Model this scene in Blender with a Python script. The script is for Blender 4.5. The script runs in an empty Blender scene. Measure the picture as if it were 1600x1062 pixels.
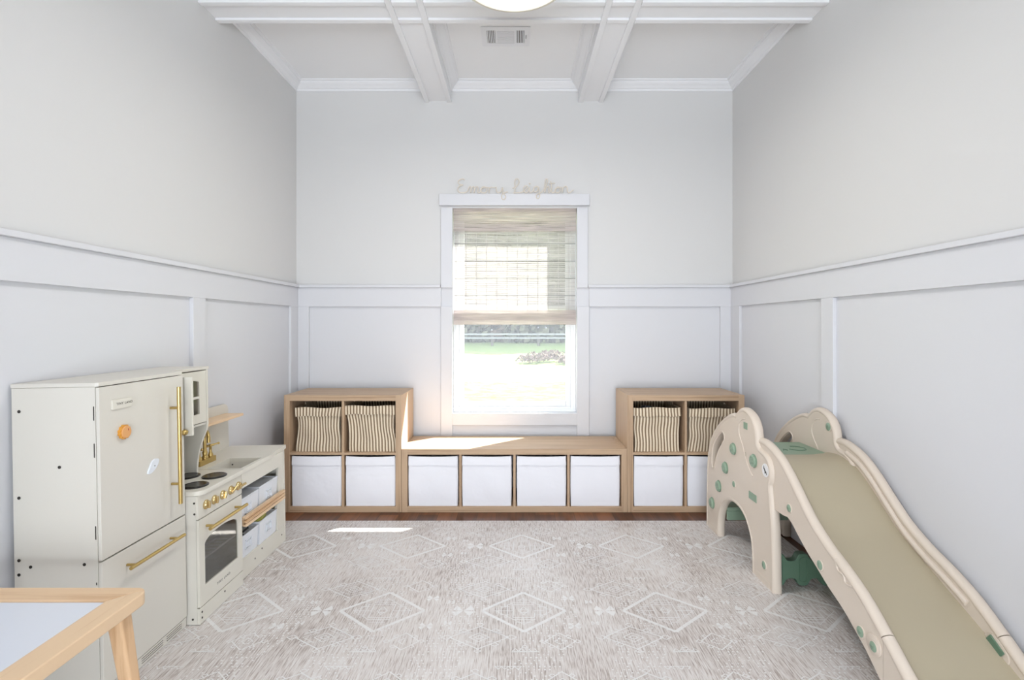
import bpy, bmesh, math, random
from mathutils import Vector, Matrix
from mathutils.geometry import tessellate_polygon
random.seed(7)
R = math.radians
S = bpy.context.scene
COL = S.collection

# ------------------------------------------------------------------ camera
CAMZ = 1.217
cd = bpy.data.cameras.new('camera'); cam = bpy.data.objects.new('camera', cd); COL.objects.link(cam)
cam.location = (0, 0, CAMZ); cam.rotation_euler = (R(90), 0, 0)
cd.sensor_width = 36; cd.lens = 18.0
cd.shift_x = -0.00375; cd.shift_y = -0.01375
cd.clip_start = 0.02; cd.clip_end = 300
S.camera = cam

# ------------------------------------------------------------------ world, sun, fill lamp, exposure
S.view_settings.view_transform = 'Standard'
S.view_settings.look = 'None'
S.view_settings.gamma = 1
S.view_settings.use_curve_mapping = False
S.view_settings.exposure = 0.03
w = bpy.data.worlds.new('world'); S.world = w; w.use_nodes = True
bg = w.node_tree.nodes['Background']
bg.inputs[0].default_value = (0.80, 0.89, 1.0, 1)
bg.inputs[1].default_value = 3.2
sd = bpy.data.lights.new('sun', 'SUN'); sun = bpy.data.objects.new('sun', sd); COL.objects.link(sun)
sd.energy = 26.0; sd.angle = R(0.5); sd.color = (1.0, 0.97, 0.92)
sun.rotation_euler = Vector((-1.12, -1.0, -1.46)).to_track_quat('-Z', 'Y').to_euler()
# added fill lamp behind the camera, low and tilted up to lift the ceiling
ad = bpy.data.lights.new('hall_fill', 'AREA'); hall = bpy.data.objects.new('hall_fill', ad); COL.objects.link(hall)
ad.shape = 'RECTANGLE'; ad.size = 6.0; ad.size_y = 3.2; ad.energy = 900; ad.color = (0.85, 0.92, 1.0)
hall.location = (0, -3.6, .25); hall.rotation_euler = (R(139), 0, 0)

# ------------------------------------------------------------------ helpers
def lin(h):
    h = h.lstrip('#'); c = [int(h[i:i+2], 16)/255 for i in (0, 2, 4)]
    return tuple(x/12.92 if x <= .04045 else ((x+.055)/1.055)**2.4 for x in c)+(1,)

def mat(name, col, rough=.5, metal=0, spec=.5, coat=0):
    m = bpy.data.materials.new(name); m.use_nodes = True
    b = m.node_tree.nodes['Principled BSDF']
    b.inputs['Base Color'].default_value = lin(col) if isinstance(col, str) else tuple(col)+(1,)
    b.inputs['Roughness'].default_value = rough; b.inputs['Metallic'].default_value = metal
    b.inputs['Specular IOR Level'].default_value = spec
    if coat: b.inputs['Coat Weight'].default_value = coat
    return m

class NT:
    def __init__(s, m): s.t = m.node_tree; s.n = s.t.nodes; s.l = s.t.links; s.b = s.n['Principled BSDF']
    def add(s, kind, **kw):
        n = s.n.new(kind)
        for k, v in kw.items():
            if k.startswith('i_'):
                n.inputs[k[2:].replace('_', ' ')].default_value = v
            else: setattr(n, k, v)
        return n
    def link(s, a, b): s.l.new(a, b)
    def coords(s, scale=(1, 1, 1), kind='Object', rot=(0, 0, 0)):
        tc = s.add('ShaderNodeTexCoord'); mp = s.add('ShaderNodeMapping')
        mp.inputs['Scale'].default_value = scale; mp.inputs['Rotation'].default_value = rot
        s.link(tc.outputs[kind], mp.inputs['Vector']); return mp.outputs[0]
    def noise(s, vec, scale=1, detail=4, rough=.5):
        n = s.add('ShaderNodeTexNoise'); n.inputs['Scale'].default_value = scale
        n.inputs['Detail'].default_value = detail; n.inputs['Roughness'].default_value = rough
        s.link(vec, n.inputs['Vector']); return n.outputs['Fac']
    def ramp(s, fac, stops):
        r = s.add('ShaderNodeValToRGB'); e = r.color_ramp.elements
        while len(e) < len(stops): e.new(.5)
        for el, (p, c) in zip(e, stops): el.position = p; el.color = lin(c) if isinstance(c, str) else c
        s.link(fac, r.inputs[0]); return r.outputs[0]
    def bump(s, h, strength=.2, dist=.002):
        b = s.add('ShaderNodeBump'); b.inputs['Strength'].default_value = strength
        b.inputs['Distance'].default_value = dist
        s.link(h, b.inputs['Height']); s.link(b.outputs[0], s.b.inputs['Normal'])

def paint(name, c1, rough=.6, amp=True):
    m = mat(name, c1, rough, spec=.3); t = NT(m)
    n = t.noise(t.coords((1, 1, 1)), 240, 3); t.bump(n, .08, .001)
    return m

def wood(name, dark, light, axis='X', rough=.45, fine=60, broad=1.6):
    m = mat(name, light, rough, spec=.35); t = NT(m)
    sc = {'X': (broad, fine, fine), 'Y': (fine, broad, fine), 'Z': (fine, fine, broad)}[axis]
    v = t.coords(sc); a = t.noise(v, 1, 6, .6)
    c = t.ramp(a, [(.33, dark), (.5, light), (.72, light)])
    t.link(c, t.b.inputs['Base Color']); t.bump(a, .12, .0006)
    return m

M = {}
M['wall'] = paint('greige wall paint', (.715, .71, .70), .75)
M['white'] = paint('white trim paint', (.715, .72, .745), .45)
M['ceil'] = paint('white ceiling paint', (.91, .915, .92), .7)
M['white_lit'] = paint('white ceiling trim paint', (.86, .865, .88), .5)  # brighter copy of the trim white; stronger ceiling light put into the colour
M['vinyl'] = mat('white vinyl', (.86, .88, .90), .3)
M['oakX'] = wood('pale oak veneer along the board', '#a98c70', '#c0a487', 'X')
M['oakY'] = wood('pale oak veneer front to back', '#a98c70', '#c0a487', 'Y')
M['oakZ'] = wood('pale oak veneer upright', '#a98c70', '#c0a487', 'Z')
M['beechX'] = wood('oiled beech', '#c99e74', '#e6c6a1', 'X', .4, 34, 1.2)
M['beechY'] = wood('oiled beech lengthwise', '#cfa67c', '#e8caa6', 'Y', .4, 34, 1.2)
M['beechZ'] = wood('oiled beech upright', '#c79c72', '#dfba92', 'Z', .4, 34, 1.2)
M['cream'] = mat('cream lacquered board', '#dad6cc', .42, spec=.4)
M['cream2'] = mat('cream lacquered edge', '#dedace', .38, spec=.4)
M['gold'] = mat('brushed brass', '#c4aa6e', .30, 1)
M['goldp'] = mat('gold plastic', '#d2bb88', .25, .8)
M['black'] = mat('black gloss', '#23211f', .15)
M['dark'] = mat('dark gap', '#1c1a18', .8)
M['steel'] = mat('dark steel screw', '#4b4843', .35, .8)
M['slide'] = mat('warm beige moulded plastic', '#dacdbe', .42, spec=.4)
M['slide2'] = mat('sand beige moulded plastic', '#b3a890', .38, spec=.4)
M['green'] = mat('sage green plastic', '#8ba28c', .42)
M['dgreen'] = mat('deep sage green plastic', '#617f69', .42)
M['bin'] = mat('white polypropylene', '#e6e9ee', .4)
M['ink'] = mat('black print', '#2a2a2a', .6)
M['orange'] = mat('orange toy plastic', '#d99a3d', .45)
M['laminate'] = mat('white drawing board laminate', '#dfe4ee', .22)
M['paper'] = mat('white sticker', '#eeeeee', .5)

# white fabric of the cube boxes
m = mat('white woven fabric', '#f0f0f5', .85, spec=.2); t = NT(m)
n = t.noise(t.coords((1, 1, 1)), 7, 3); t.bump(n, .5, .012); M['fabric'] = m
# striped fabric
m = mat('striped canvas', '#e0d2b8', .9, spec=.15); t = NT(m)
uv = t.add('ShaderNodeUVMap'); sp = t.add('ShaderNodeSeparateXYZ'); t.link(uv.outputs[0], sp.inputs[0])
nz = t.noise(t.coords((1, 1, 1)), 260, 2); mm = t.add('ShaderNodeMath', operation='MULTIPLY'); mm.inputs[1].default_value = .12; t.link(nz, mm.inputs[0])
m1 = t.add('ShaderNodeMath', operation='MULTIPLY'); m1.inputs[1].default_value = 1/.0208; t.link(sp.outputs[0], m1.inputs[0])
m0 = t.add('ShaderNodeMath', operation='ADD'); t.link(m1.outputs[0], m0.inputs[0]); t.link(mm.outputs[0], m0.inputs[1])
m2 = t.add('ShaderNodeMath', operation='FRACT'); t.link(m0.outputs[0], m2.inputs[0])
c = t.ramp(m2.outputs[0], [(0, '#e8dac2'), (.5, '#e8dac2'), (.55, '#8d7860'), (.95, '#8d7860')])
t.link(c, t.b.inputs['Base Color']); t.bump(nz, .3, .001); M['stripe'] = m
# hardwood floor
m = mat('stained hardwood floor', '#6b4028', .3, spec=.4); t = NT(m)
v = t.coords((1, 1, 1), rot=(0, 0, R(90)))
bk = t.add('ShaderNodeTexBrick'); bk.offset = .37; bk.inputs['Scale'].default_value = 1
bk.inputs['Brick Width'].default_value = 1.1; bk.inputs['Row Height'].default_value = .125; bk.inputs['Mortar Size'].default_value = .0012
bk.inputs['Color1'].default_value = lin('#8a5636'); bk.inputs['Color2'].default_value = lin('#5a3322'); bk.inputs['Mortar'].default_value = lin('#2a1810')
t.link(v, bk.inputs['Vector'])
a = t.noise(t.coords((30, 2, 1)), 1, 5, .6)
mx = t.add('ShaderNodeMix', data_type='RGBA', blend_type='MULTIPLY'); mx.inputs[0].default_value = .8
t.link(bk.outputs[0], mx.inputs[6]); t.link(t.ramp(a, [(.3, '#8f8078'), (.6, '#ffffff')]), mx.inputs[7])
t.link(mx.outputs[2], t.b.inputs['Base Color']); M['floor'] = m
# rug: streaky woven ground
m = mat('streaky woven rug', '#b8aca6', .44, spec=.8); t = NT(m)
a = t.noise(t.coords((210, 15, 1)), 1, 4, .6)
b2 = t.noise(t.coords((3.2, 1.4, 1)), 1, 3, .5)
ad2 = t.add('ShaderNodeMath', operation='MULTIPLY_ADD'); t.link(b2, ad2.inputs[0]); ad2.inputs[1].default_value = .35; t.link(a, ad2.inputs[2])
c = t.ramp(ad2.outputs[0], [(.46, '#8e817a'), (.58, '#bcb1ab'), (.67, '#d8d1cd'), (.85, '#e9e6e4')])
t.link(c, t.b.inputs['Base Color']); t.bump(t.noise(t.coords((300, 120, 1)), 1, 2), .35, .002); M['rug'] = m
m = mat('pale rug pile', '#dedad7', .44, spec=.8); t = NT(m)
a = t.noise(t.coords((90, 9, 1)), 1, 4, .6)
t.link(t.ramp(a, [(.25, '#d6d1ce'), (.42, '#ecebea'), (1, '#f3f3f3')]), t.b.inputs['Base Color']); M['pile'] = m
# clear panes
def clear(name, tint=(1, 1, 1), gloss=.06, rough=.0):
    m = bpy.data.materials.new(name); m.use_nodes = True; nt = m.node_tree; nt.nodes.clear()
    o = nt.nodes.new('ShaderNodeOutputMaterial'); mx = nt.nodes.new('ShaderNodeMixShader')
    tr = nt.nodes.new('ShaderNodeBsdfTransparent'); tr.inputs[0].default_value = tint+(1,)
    gl = nt.nodes.new('ShaderNodeBsdfGlossy'); gl.inputs['Roughness'].default_value = rough
    mx.inputs[0].default_value = gloss
    nt.links.new(tr.outputs[0], mx.inputs[1]); nt.links.new(gl.outputs[0], mx.inputs[2]); nt.links.new(mx.outputs[0], o.inputs[0])
    return m
M['glass'] = clear('window glass', (.97, .98, .98), .018)
M['acrylic'] = clear('smoky acrylic', (.66, .65, .62), .16, .05)
# woven reed, lets light through
def reed(name, col, trans):
    m = bpy.data.materials.new(name); m.use_nodes = True; nt = m.node_tree; nt.nodes.clear()
    o = nt.nodes.new('ShaderNodeOutputMaterial'); mx = nt.nodes.new('ShaderNodeMixShader'); mx.inputs[0].default_value = trans
    d = nt.nodes.new('ShaderNodeBsdfDiffuse'); tr = nt.nodes.new('ShaderNodeBsdfTranslucent')
    tc = nt.nodes.new('ShaderNodeTexCoord'); mp = nt.nodes.new('ShaderNodeMapping'); mp.inputs['Scale'].default_value = (5, 1, 90)
    nz = nt.nodes.new('ShaderNodeTexNoise'); nz.inputs['Scale'].default_value = 1
    rp = nt.nodes.new('ShaderNodeValToRGB'); rp.color_ramp.elements[0].position = .3; rp.color_ramp.elements[1].position = .7
    rp.color_ramp.elements[0].color = tuple(x*.78 for x in lin(col)[:3])+(1,); rp.color_ramp.elements[1].color = lin(col)
    nt.links.new(tc.outputs['Object'], mp.inputs[0]); nt.links.new(mp.outputs[0], nz.inputs['Vector']); nt.links.new(nz.outputs['Fac'], rp.inputs[0])
    nt.links.new(rp.outputs[0], d.inputs[0]); nt.links.new(rp.outputs[0], tr.inputs[0])
    nt.links.new(d.outputs[0], mx.inputs[1]); nt.links.new(tr.outputs[0], mx.inputs[2]); nt.links.new(mx.outputs[0], o.inputs[0])
    return m
M['reed'] = reed('whitewashed woven reed', '#f2efed', .48)
M['reed2'] = reed('whitewashed woven reed, doubled', '#f4ecea', .6)
m = mat('warm lamp diffuser', '#fff4e6', .5); b = m.node_tree.nodes['Principled BSDF']
b.inputs['Emission Color'].default_value = (1, .90, .78, 1); b.inputs['Emission Strength'].default_value = 1.3; M['lamp'] = m
m = mat('lawn', '#5f7d3a', .9, spec=0); t = NT(m)
a = t.noise(t.coords((1.5, 3, 1)), 2.5, 8, .7)
t.link(t.ramp(a, [(.3, '#5d7048'), (.5, '#7c8a5a'), (.7, '#a5a684')]), t.b.inputs['Base Color']); M['lawn'] = m
M['leaf'] = mat('olive foliage', '#75725c', .8, spec=0)
M['leaf2'] = mat('russet foliage', '#8f7a68', .8, spec=0)
M['bark'] = mat('grey bark', '#5d554c', .9)
M['fence'] = mat('weathered grey fence rail', '#9a9a98', .8)
M['mulch'] = mat('brown mulch', '#7b6a63', .95, spec=0)
M['shingle'] = mat('grey roof shingle', '#5c5c60', .9)
M['siding'] = mat('pale house siding', '#c9c6be', .8)

class MB:
    def __init__(s): s.v = []; s.f = []; s.m = []; s.uv = {}
    def add(s, vs, fs, mi=0):
        k = len(s.v); s.v += [tuple(v) for v in vs]
        for f in fs: s.f.append([i+k for i in f]); s.m.append(mi)
        return s
    def box(s, x0, x1, y0, y1, z0, z1, mi=0):
        vs = [(x, y, z) for x in (x0, x1) for y in (y0, y1) for z in (z0, z1)]
        return s.add(vs, [(0, 1, 3, 2), (4, 6, 7, 5), (0, 4, 5, 1), (2, 3, 7, 6), (0, 2, 6, 4), (1, 5, 7, 3)], mi)
    def prism(s, poly, axis, a, b, mi=0, holes=()):
        loops = [list(poly)]+[list(h) for h in holes]
        def P(p, t):
            return {'X': (t, p[0], p[1]), 'Y': (p[0], t, p[1]), 'Z': (p[0], p[1], t)}[axis]
        flat = [p for l in loops for p in l]; n = len(flat)
        vs = [P(p, a) for p in flat]+[P(p, b) for p in flat]
        if holes:
            tri = tessellate_polygon([[Vector((p[0], p[1], 0)) for p in l] for l in loops])
            fs = [tuple(x) for x in tri]+[tuple(i+n for i in reversed(x)) for x in tri]
        else:
            fs = [tuple(range(n)), tuple(range(2*n-1, n-1, -1))]
        k = 0
        for l in loops:
            q = len(l)
            for i in range(q):
                j = (i+1) % q; fs.append((k+i, k+j, n+k+j, n+k+i))
            k += q
        return s.add(vs, fs, mi)
    def tube(s, pts, r, n=10, closed=False, mi=0, flat=1.0, up=None):
        pts = [Vector(p) for p in pts]; N = len(pts); rr = r if hasattr(r, '__len__') else [r]*N
        T = []
        for i in range(N):
            a = pts[(i-1) % N] if (closed or i > 0) else pts[0]
            b = pts[(i+1) % N] if (closed or i < N-1) else pts[-1]
            T.append((b-a).normalized())
        u = Vector(up) if up else (Vector((0, 0, 1)) if abs(T[0].z) < .9 else Vector((1, 0, 0)))
        vs = []
        nrm = (u-T[0]*u.dot(T[0])).normalized()
        for i in range(N):
            nrm = (nrm-T[i]*nrm.dot(T[i])).normalized(); bn = T[i].cross(nrm)
            for k in range(n):
                a = 2*math.pi*k/n
                vs.append(pts[i]+nrm*(math.cos(a)*rr[i]*flat)+bn*(math.sin(a)*rr[i]))
        fs = []
        for i in range(N if closed else N-1):
            j = (i+1) % N
            for k in range(n):
                l = (k+1) % n; fs.append((i*n+k, i*n+l, j*n+l, j*n+k))
        if not closed: fs += [tuple(range(n-1, -1, -1)), tuple(range((N-1)*n, N*n))]
        return s.add(vs, fs, mi)
    def cyl(s, p0, p1, r, n=20, mi=0, r2=None):
        return s.tube([p0, p1], [r, r if r2 is None else r2], n, mi=mi)
    def lathe(s, prof, c, axis='Z', n=28, mi=0, sq=(1, 1)):
        vs = []
        for (r, h) in prof:
            for k in range(n):
                a = 2*math.pi*k/n; x, y = r*math.cos(a)*sq[0], r*math.sin(a)*sq[1]
                p = {'Z': (x, y, h), 'X': (h, x, y), 'Y': (x, h, y)}[axis]
                vs.append((c[0]+p[0], c[1]+p[1], c[2]+p[2]))
        fs = []
        for i in range(len(prof)-1):
            for k in range(n):
                l = (k+1) % n; fs.append((i*n+k, i*n+l, (i+1)*n+l, (i+1)*n+k))
        fs += [tuple(range(n)), tuple(range((len(prof)-1)*n, len(prof)*n))]
        return s.add(vs, fs, mi)
    def ball(s, c, r, n=16, mi=0, sc=(1, 1, 1)):
        h = n//2; prof = []
        vs = [(c[0], c[1], c[2]-r*sc[2])]
        for i in range(1, h):
            a = math.pi*i/h
            for k in range(n):
                b = 2*math.pi*k/n
                vs.append((c[0]+r*sc[0]*math.sin(a)*math.cos(b), c[1]+r*sc[1]*math.sin(a)*math.sin(b), c[2]-r*sc[2]*math.cos(a)))
        vs.append((c[0], c[1], c[2]+r*sc[2])); fs = []
        for k in range(n):
            l = (k+1) % n; fs.append((0, 1+l, 1+k)); fs.append((len(vs)-1, 1+(h-2)*n+k, 1+(h-2)*n+l))
            for i in range(h-2): fs.append((1+i*n+k, 1+i*n+l, 1+(i+1)*n+l, 1+(i+1)*n+k))
        return s.add(vs, fs, mi)
    def build(s, name, m, parent=None, org=(0, 0, 0), bevel=0, seg=2, smooth=True, angle=38):
        me = bpy.data.meshes.new(name)
        me.from_pydata([(v[0]-org[0], v[1]-org[1], v[2]-org[2]) for v in s.v], [], s.f)
        ms = m if isinstance(m, (list, tuple)) else [m]
        for x in ms: me.materials.append(x)
        me.polygons.foreach_set('material_index', s.m)
        bm = bmesh.new(); bm.from_mesh(me)
        bmesh.ops.recalc_face_normals(bm, faces=bm.faces)
        if bevel:
            es = [e for e in bm.edges if len(e.link_faces) == 2 and e.calc_face_angle(0) > R(30)]
            bmesh.ops.bevel(bm, geom=es, offset=bevel, segments=seg, profile=.5, affect='EDGES', clamp_overlap=True)
        bm.to_mesh(me); bm.free()
        if smooth:
            me.polygons.foreach_set('use_smooth', [True]*len(me.polygons)); me.set_sharp_from_angle(angle=R(angle))
        o = bpy.data.objects.new(name, me); COL.objects.link(o)
        if parent is not None: o.parent = parent
        if bevel and smooth:
            wn = o.modifiers.new('wn', 'WEIGHTED_NORMAL'); wn.keep_sharp = True
        if parent is None: o.location = org
        return o

def tag(o, label, cat, group=None, kind=None):
    if label: o['label'] = label
    if cat: o['category'] = cat
    if group: o['group'] = group
    if kind: o['kind'] = kind
    return o
def thing(name, label, cat, loc, group=None, rot=None):
    o = bpy.data.objects.new(name, None); COL.objects.link(o); o.location = loc; o.empty_display_size = .05
    if rot: o.rotation_euler = rot
    return tag(o, label, cat, group)
def struct(o): o['kind'] = 'structure'; return o
def catmull(p, n=6, closed=False):
    p = [Vector(x) for x in p]; N = len(p); out = []
    for i in range(N if closed else N-1):
        if closed: a, b, c, d = p[(i-1) % N], p[i], p[(i+1) % N], p[(i+2) % N]
        else: a, b, c, d = p[max(i-1, 0)], p[i], p[i+1], p[min(i+2, N-1)]
        for k in range(n):
            t = k/n
            out.append(.5*((2*b)+(c-a)*t+(2*a-5*b+4*c-d)*t*t+(3*b-a-3*c+d)*t**3))
    if not closed: out.append(p[-1])
    return out
def text_mesh(txt, size, depth, spacing=1.0):
    cu = bpy.data.curves.new('t', 'FONT'); cu.body = txt; cu.size = size; cu.extrude = depth; cu.space_character = spacing
    cu.align_x = 'CENTER'; cu.align_y = 'CENTER'
    o = bpy.data.objects.new('t', cu); COL.objects.link(o)
    bpy.context.view_layer.update()
    dg = bpy.context.evaluated_depsgraph_get()
    me = bpy.data.meshes.new_from_object(o.evaluated_get(dg)); bpy.data.objects.remove(o)
    return me

# ------------------------------------------------------------------ room shell
YW = 3.80; SC = 800/YW
def wx(px): return (px-806)/SC
def wz(py): return CAMZ+(509-py)/SC
XL, XR = wx(463), wx(1144.5)
YB = -1.0
ZC = CAMZ+366/SC+.067
T = .02                                            # batten thickness
o0, o1, zb, zt = wx(707.5), wx(901), wz(645), wz(325)   # window opening
ZR = wz(449.5)                                     # underside of the rail cap
struct(MB().box(XL-.2, XR+.2, YB-.2, YW+.22, -.12, 0).build('floor', M['floor'], smooth=False))
struct(MB().box(XL-.2, XR+.2, YB-.2, YW+.22, ZC, ZC+.15).build('ceiling', M['ceil'], smooth=False))
mb = MB()
mb.prism([(XL-.2, 0), (XR+.2, 0), (XR+.2, ZR), (o1, ZR), (o1, zb), (o0, zb), (o0, ZR), (XL-.2, ZR)], 'Y', YW, YW+.22, 1)
mb.prism([(XL-.2, ZR), (o0, ZR), (o0, zt), (o1, zt), (o1, ZR), (XR+.2, ZR), (XR+.2, ZC), (XL-.2, ZC)], 'Y', YW, YW+.22, 0)
struct(mb.build('wall_back', [M['wall'], M['white']], smooth=False))
for nm, xa, xb in (('wall_left', XL-.2, XL), ('wall_right', XR, XR+.2)):
    mb = MB(); mb.box(xa, xb, YB-.2, YW, 0, ZR, 1); mb.box(xa, xb, YB-.2, YW, ZR, ZC, 0)
    struct(mb.build(nm, [M['wall'], M['white']], smooth=False))
mb = MB(); mb.prism([(XL, 0), (-1.05, 0), (-1.05, 2.85), (1.05, 2.85), (1.05, 0), (XR, 0), (XR, ZC), (XL, ZC)], 'Y', YB-.2, YB, 0)  # opening narrowed to keep the added fill lamp off the near side surfaces
struct(mb.build('wall_rear', [M['wall']], smooth=False))

# unseen hall box, added behind the camera to block the sky
mb = MB(); mb.box(-4.2, -4.0, -6.2, YB-.2, 0, ZC); mb.box(4.0, 4.2, -6.2, YB-.2, 0, ZC); mb.box(-4.0, 4.0, -6.2, -6.0, 0, ZC); mb.box(-4.2, XL-.2, YB-.2, YB-.05, 0, ZC); mb.box(XR+.2, 4.2, YB-.2, YB-.05, 0, ZC); mb.box(-4.2, 4.2, -6.2, YB-.2, ZC, ZC+.15)
struct(mb.build('wall_sky_block', [M['wall']], smooth=False))
struct(MB().box(-4.2, 4.2, -6.2, YB-.2, -.12, -.0005).build('floor_hall', M['floor'], smooth=False))
zc0, zc1 = ZR, wz(445)
zp = wz(479)                                        # underside of the upper board
def zoned(mb, ax, lo, hi, a, b):                    # a board on a wall: span lo..hi, heights a..b
    if ax == 'B': mb.box(lo, hi, YW-T, YW, a, b)
    if ax == 'L': mb.box(XL, XL+T, lo, hi, a, b)
    if ax == 'R': mb.box(XR-T, XR, lo, hi, a, b)
# back wainscot
mb = MB()
s0, s1 = wx(689.5), wx(920)
zoned(mb, 'B', XL+T, wx(689.5), zp, ZR); zoned(mb, 'B', wx(920), XR-T, zp, ZR)
zoned(mb, 'B', XL+T, wx(484), .14, zp); zoned(mb, 'B', wx(1124), XR-T, .14, zp)
zoned(mb, 'B', s0, o0, .14, zp); zoned(mb, 'B', o1, s1, .14, zp)
zoned(mb, 'B', o0, o1, wz(663.5), zb)
struct(mb.build('trim_1', M['white'], bevel=.0015, seg=1))
mb = MB(); mb.box(XL+.02, wx(689), YW-T-.018, YW, zc0, zc1); mb.box(wx(918.5), XR-.02, YW-T-.018, YW, zc0, zc1)
struct(mb.build('trim_2', M['white'], bevel=.003, seg=2))
struct(MB().box(XL+T, XR-T, YW-T-.004, YW, 0, .14).build('baseboard_back', M['white'], bevel=.003))
# side wainscots
for k, (ax, st) in enumerate((('L', [(3.667, YW), (2.555, 2.657), (1.44, 1.54), (.34, .44)]), ('R', [(3.64, YW), (2.564, 2.666), (1.45, 1.55), (.34, .44)]))):
    mb = MB(); zoned(mb, ax, YB, YW, zp, ZR)
    for a, b in st: zoned(mb, ax, a, b, .14, zp)
    zoned(mb, ax, YB, YB+.1, .14, zp)
    struct(mb.build('trim_%d' % (3+2*k), M['white'], bevel=.0015, seg=1))
    mb = MB()
    if ax == 'L': mb.box(XL, XL+T+.018, YB, YW, zc0, zc1)
    else: mb.box(XR-T-.018, XR, YB, YW, zc0, zc1)
    struct(mb.build('trim_%d' % (4+2*k), M['white'], bevel=.003, seg=2))
    mb = MB(); mb.box(XL, XL+T+.004, YB, YW, 0, .14) if ax == 'L' else mb.box(XR-T-.004, XR, YB, YW, 0, .14)
    struct(mb.build('baseboard_left' if ax == 'L' else 'baseboard_right', M['white'], bevel=.003))
# window casing above the rail, head board
mb = MB(); mb.box(wx(689.5), o0, YW-T, YW, ZR, zt); mb.box(o1, wx(918), YW-T, YW, ZR, zt)
struct(mb.build('trim_7', M['white'], bevel=.0015, seg=1))
struct(MB().box(wx(687), wx(920.5), YW-T-.008, YW, wz(322), wz(304)).build('trim_8', M['white'], bevel=.002))

# coffered ceiling: beams with edge strips, crown moulding in each coffer
ZB = CAMZ+351/SC; zt2 = ZB-.012
bx = [(wx(665), wx(705)), (wx(904), wx(941.5))]
dY = 2.802; wB = .177; pit = YW-dY
cr = [(dY-wB, dY), (dY-wB-pit-wB+.0, dY-wB-pit+.0), (dY-2*(wB+pit)-wB, dY-2*(wB+pit))]
mb = MB()
for a, b in bx: mb.box(a, b, YB, YW, ZB, ZC)
for a, b in cr:
    for p_, q_ in ((XL, bx[0][0]), (bx[0][1], bx[1][0]), (bx[1][1], XR)): mb.box(p_, q_, a, b, ZB, ZC)
struct(mb.build('trim_9', M['white_lit'], smooth=False))
mb = MB(); sw = .03
def strip(mb, x0, x1, y0, y1):
    mb.box(x0, x1, y0, y1, zt2, ZB+.02)
for a, b in bx:
    ys = [YB]+[v for c in reversed(cr) for v in c]+[YW]
    strip(mb, a-.004, a+sw, YB, YW); strip(mb, b-sw, b+.004, YB, YW)
xs = [XL, bx[0][0], bx[0][0]+sw, bx[0][1]-sw, bx[0][1], bx[1][0], bx[1][0]+sw, bx[1][1]-sw, bx[1][1], XR]
for a, b in cr:
    for x0, x1 in ((XL, bx[0][0]-.004), (bx[0][0]+sw, bx[0][1]-sw), (bx[0][1]+.004, bx[1][0]-.004), (bx[1][0]+sw, bx[1][1]-sw), (bx[1][1]+.004, XR)):
        strip(mb, x0, x1, a-.004, a+sw); strip(mb, x0, x1, b-sw, b+.004)
struct(mb.build('trim_10', M['white_lit'], bevel=.004, seg=2))
prof = [(0, 0), (.006, 0), (.010, .008), (.010, .014), (.018, .018), (.030, .030), (.044, .040), (.052, .050), (.052, .056), (.064, .060), (.067, .067), (0, .067)]
mb = MB()
cells_x = [(XL, bx[0][0]), (bx[0][1], bx[1][0]), (bx[1][1], XR)]
cells_y = [(dY, YW), (cr[1][1], cr[0][0]), (cr[2][1], cr[1][0])]
for (x0, x1) in cells_x:
    for (y0, y1) in cells_y:
        n = len(prof); vs = []
        for (cx, cy, sx, sy) in ((x0, y0, 1, 1), (x1, y0, -1, 1), (x1, y1, -1, -1), (x0, y1, 1, -1)):
            vs += [(cx+sx*p, cy+sy*p, ZC-.067+h) for p, h in prof]
        fs = []
        for c in range(4):
            d = (c+1) % 4
            for i in range(n):
                j = (i+1) % n; fs.append((c*n+i, c*n+j, d*n+j, d*n+i))
        mb.add(vs, fs)
struct(mb.build('trim_11', M['white_lit'], smooth=False))

# ------------------------------------------------------------------ window
yf = 3.86
win = bpy.data.objects.new('window_1', None); COL.objects.link(win); win['kind'] = 'structure'; win.location = (0, yf, zb)
og = (0, yf, zb)
def ring(mb, x0, x1, z0, z1, wd, y0, y1, wb=None):
    wb = wb or wd
    mb.box(x0, x0+wd, y0, y1, z0, z1); mb.box(x1-wd, x1, y0, y1, z0, z1)
    mb.box(x0+wd, x1-wd, y0, y1, z0, z0+wb); mb.box(x0+wd, x1-wd, y0, y1, z1-wd, z1)
mb = MB(); ring(mb, o0+.0005, o1-.0005, zb+.0005, zt-.0005, .038, yf, yf+.1); mb.box(o0+.0005, o0+.014, yf-.012, yf, zb, zt); mb.box(o1-.014, o1-.0005, yf-.012, yf, zb, zt); mb.box(o0+.014, o1-.014, yf-.012, yf, zb, zb+.02)
mb.build('window_frame', M['vinyl'], win, og, bevel=.002)
zm = (zb+zt)/2+.026
def sash(a, b, y):
    x0, x1 = o0+.038, o1-.038
    mb = MB(); ring(mb, x0, x1, a, b, .036, y, y+.03); s_ = mb.build('window_sash', M['vinyl'], win, og, bevel=.003)
    mb = MB(); mb.box(x0+.036, x1-.036, y+.012, y+.016, a+.036, b-.036); mb.build('pane', M['glass'], s_, og, smooth=False)
    return s_
sash(zb+.038, zm+.018, yf+.008); sash(zm-.018, zt-.038, yf+.038)
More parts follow.
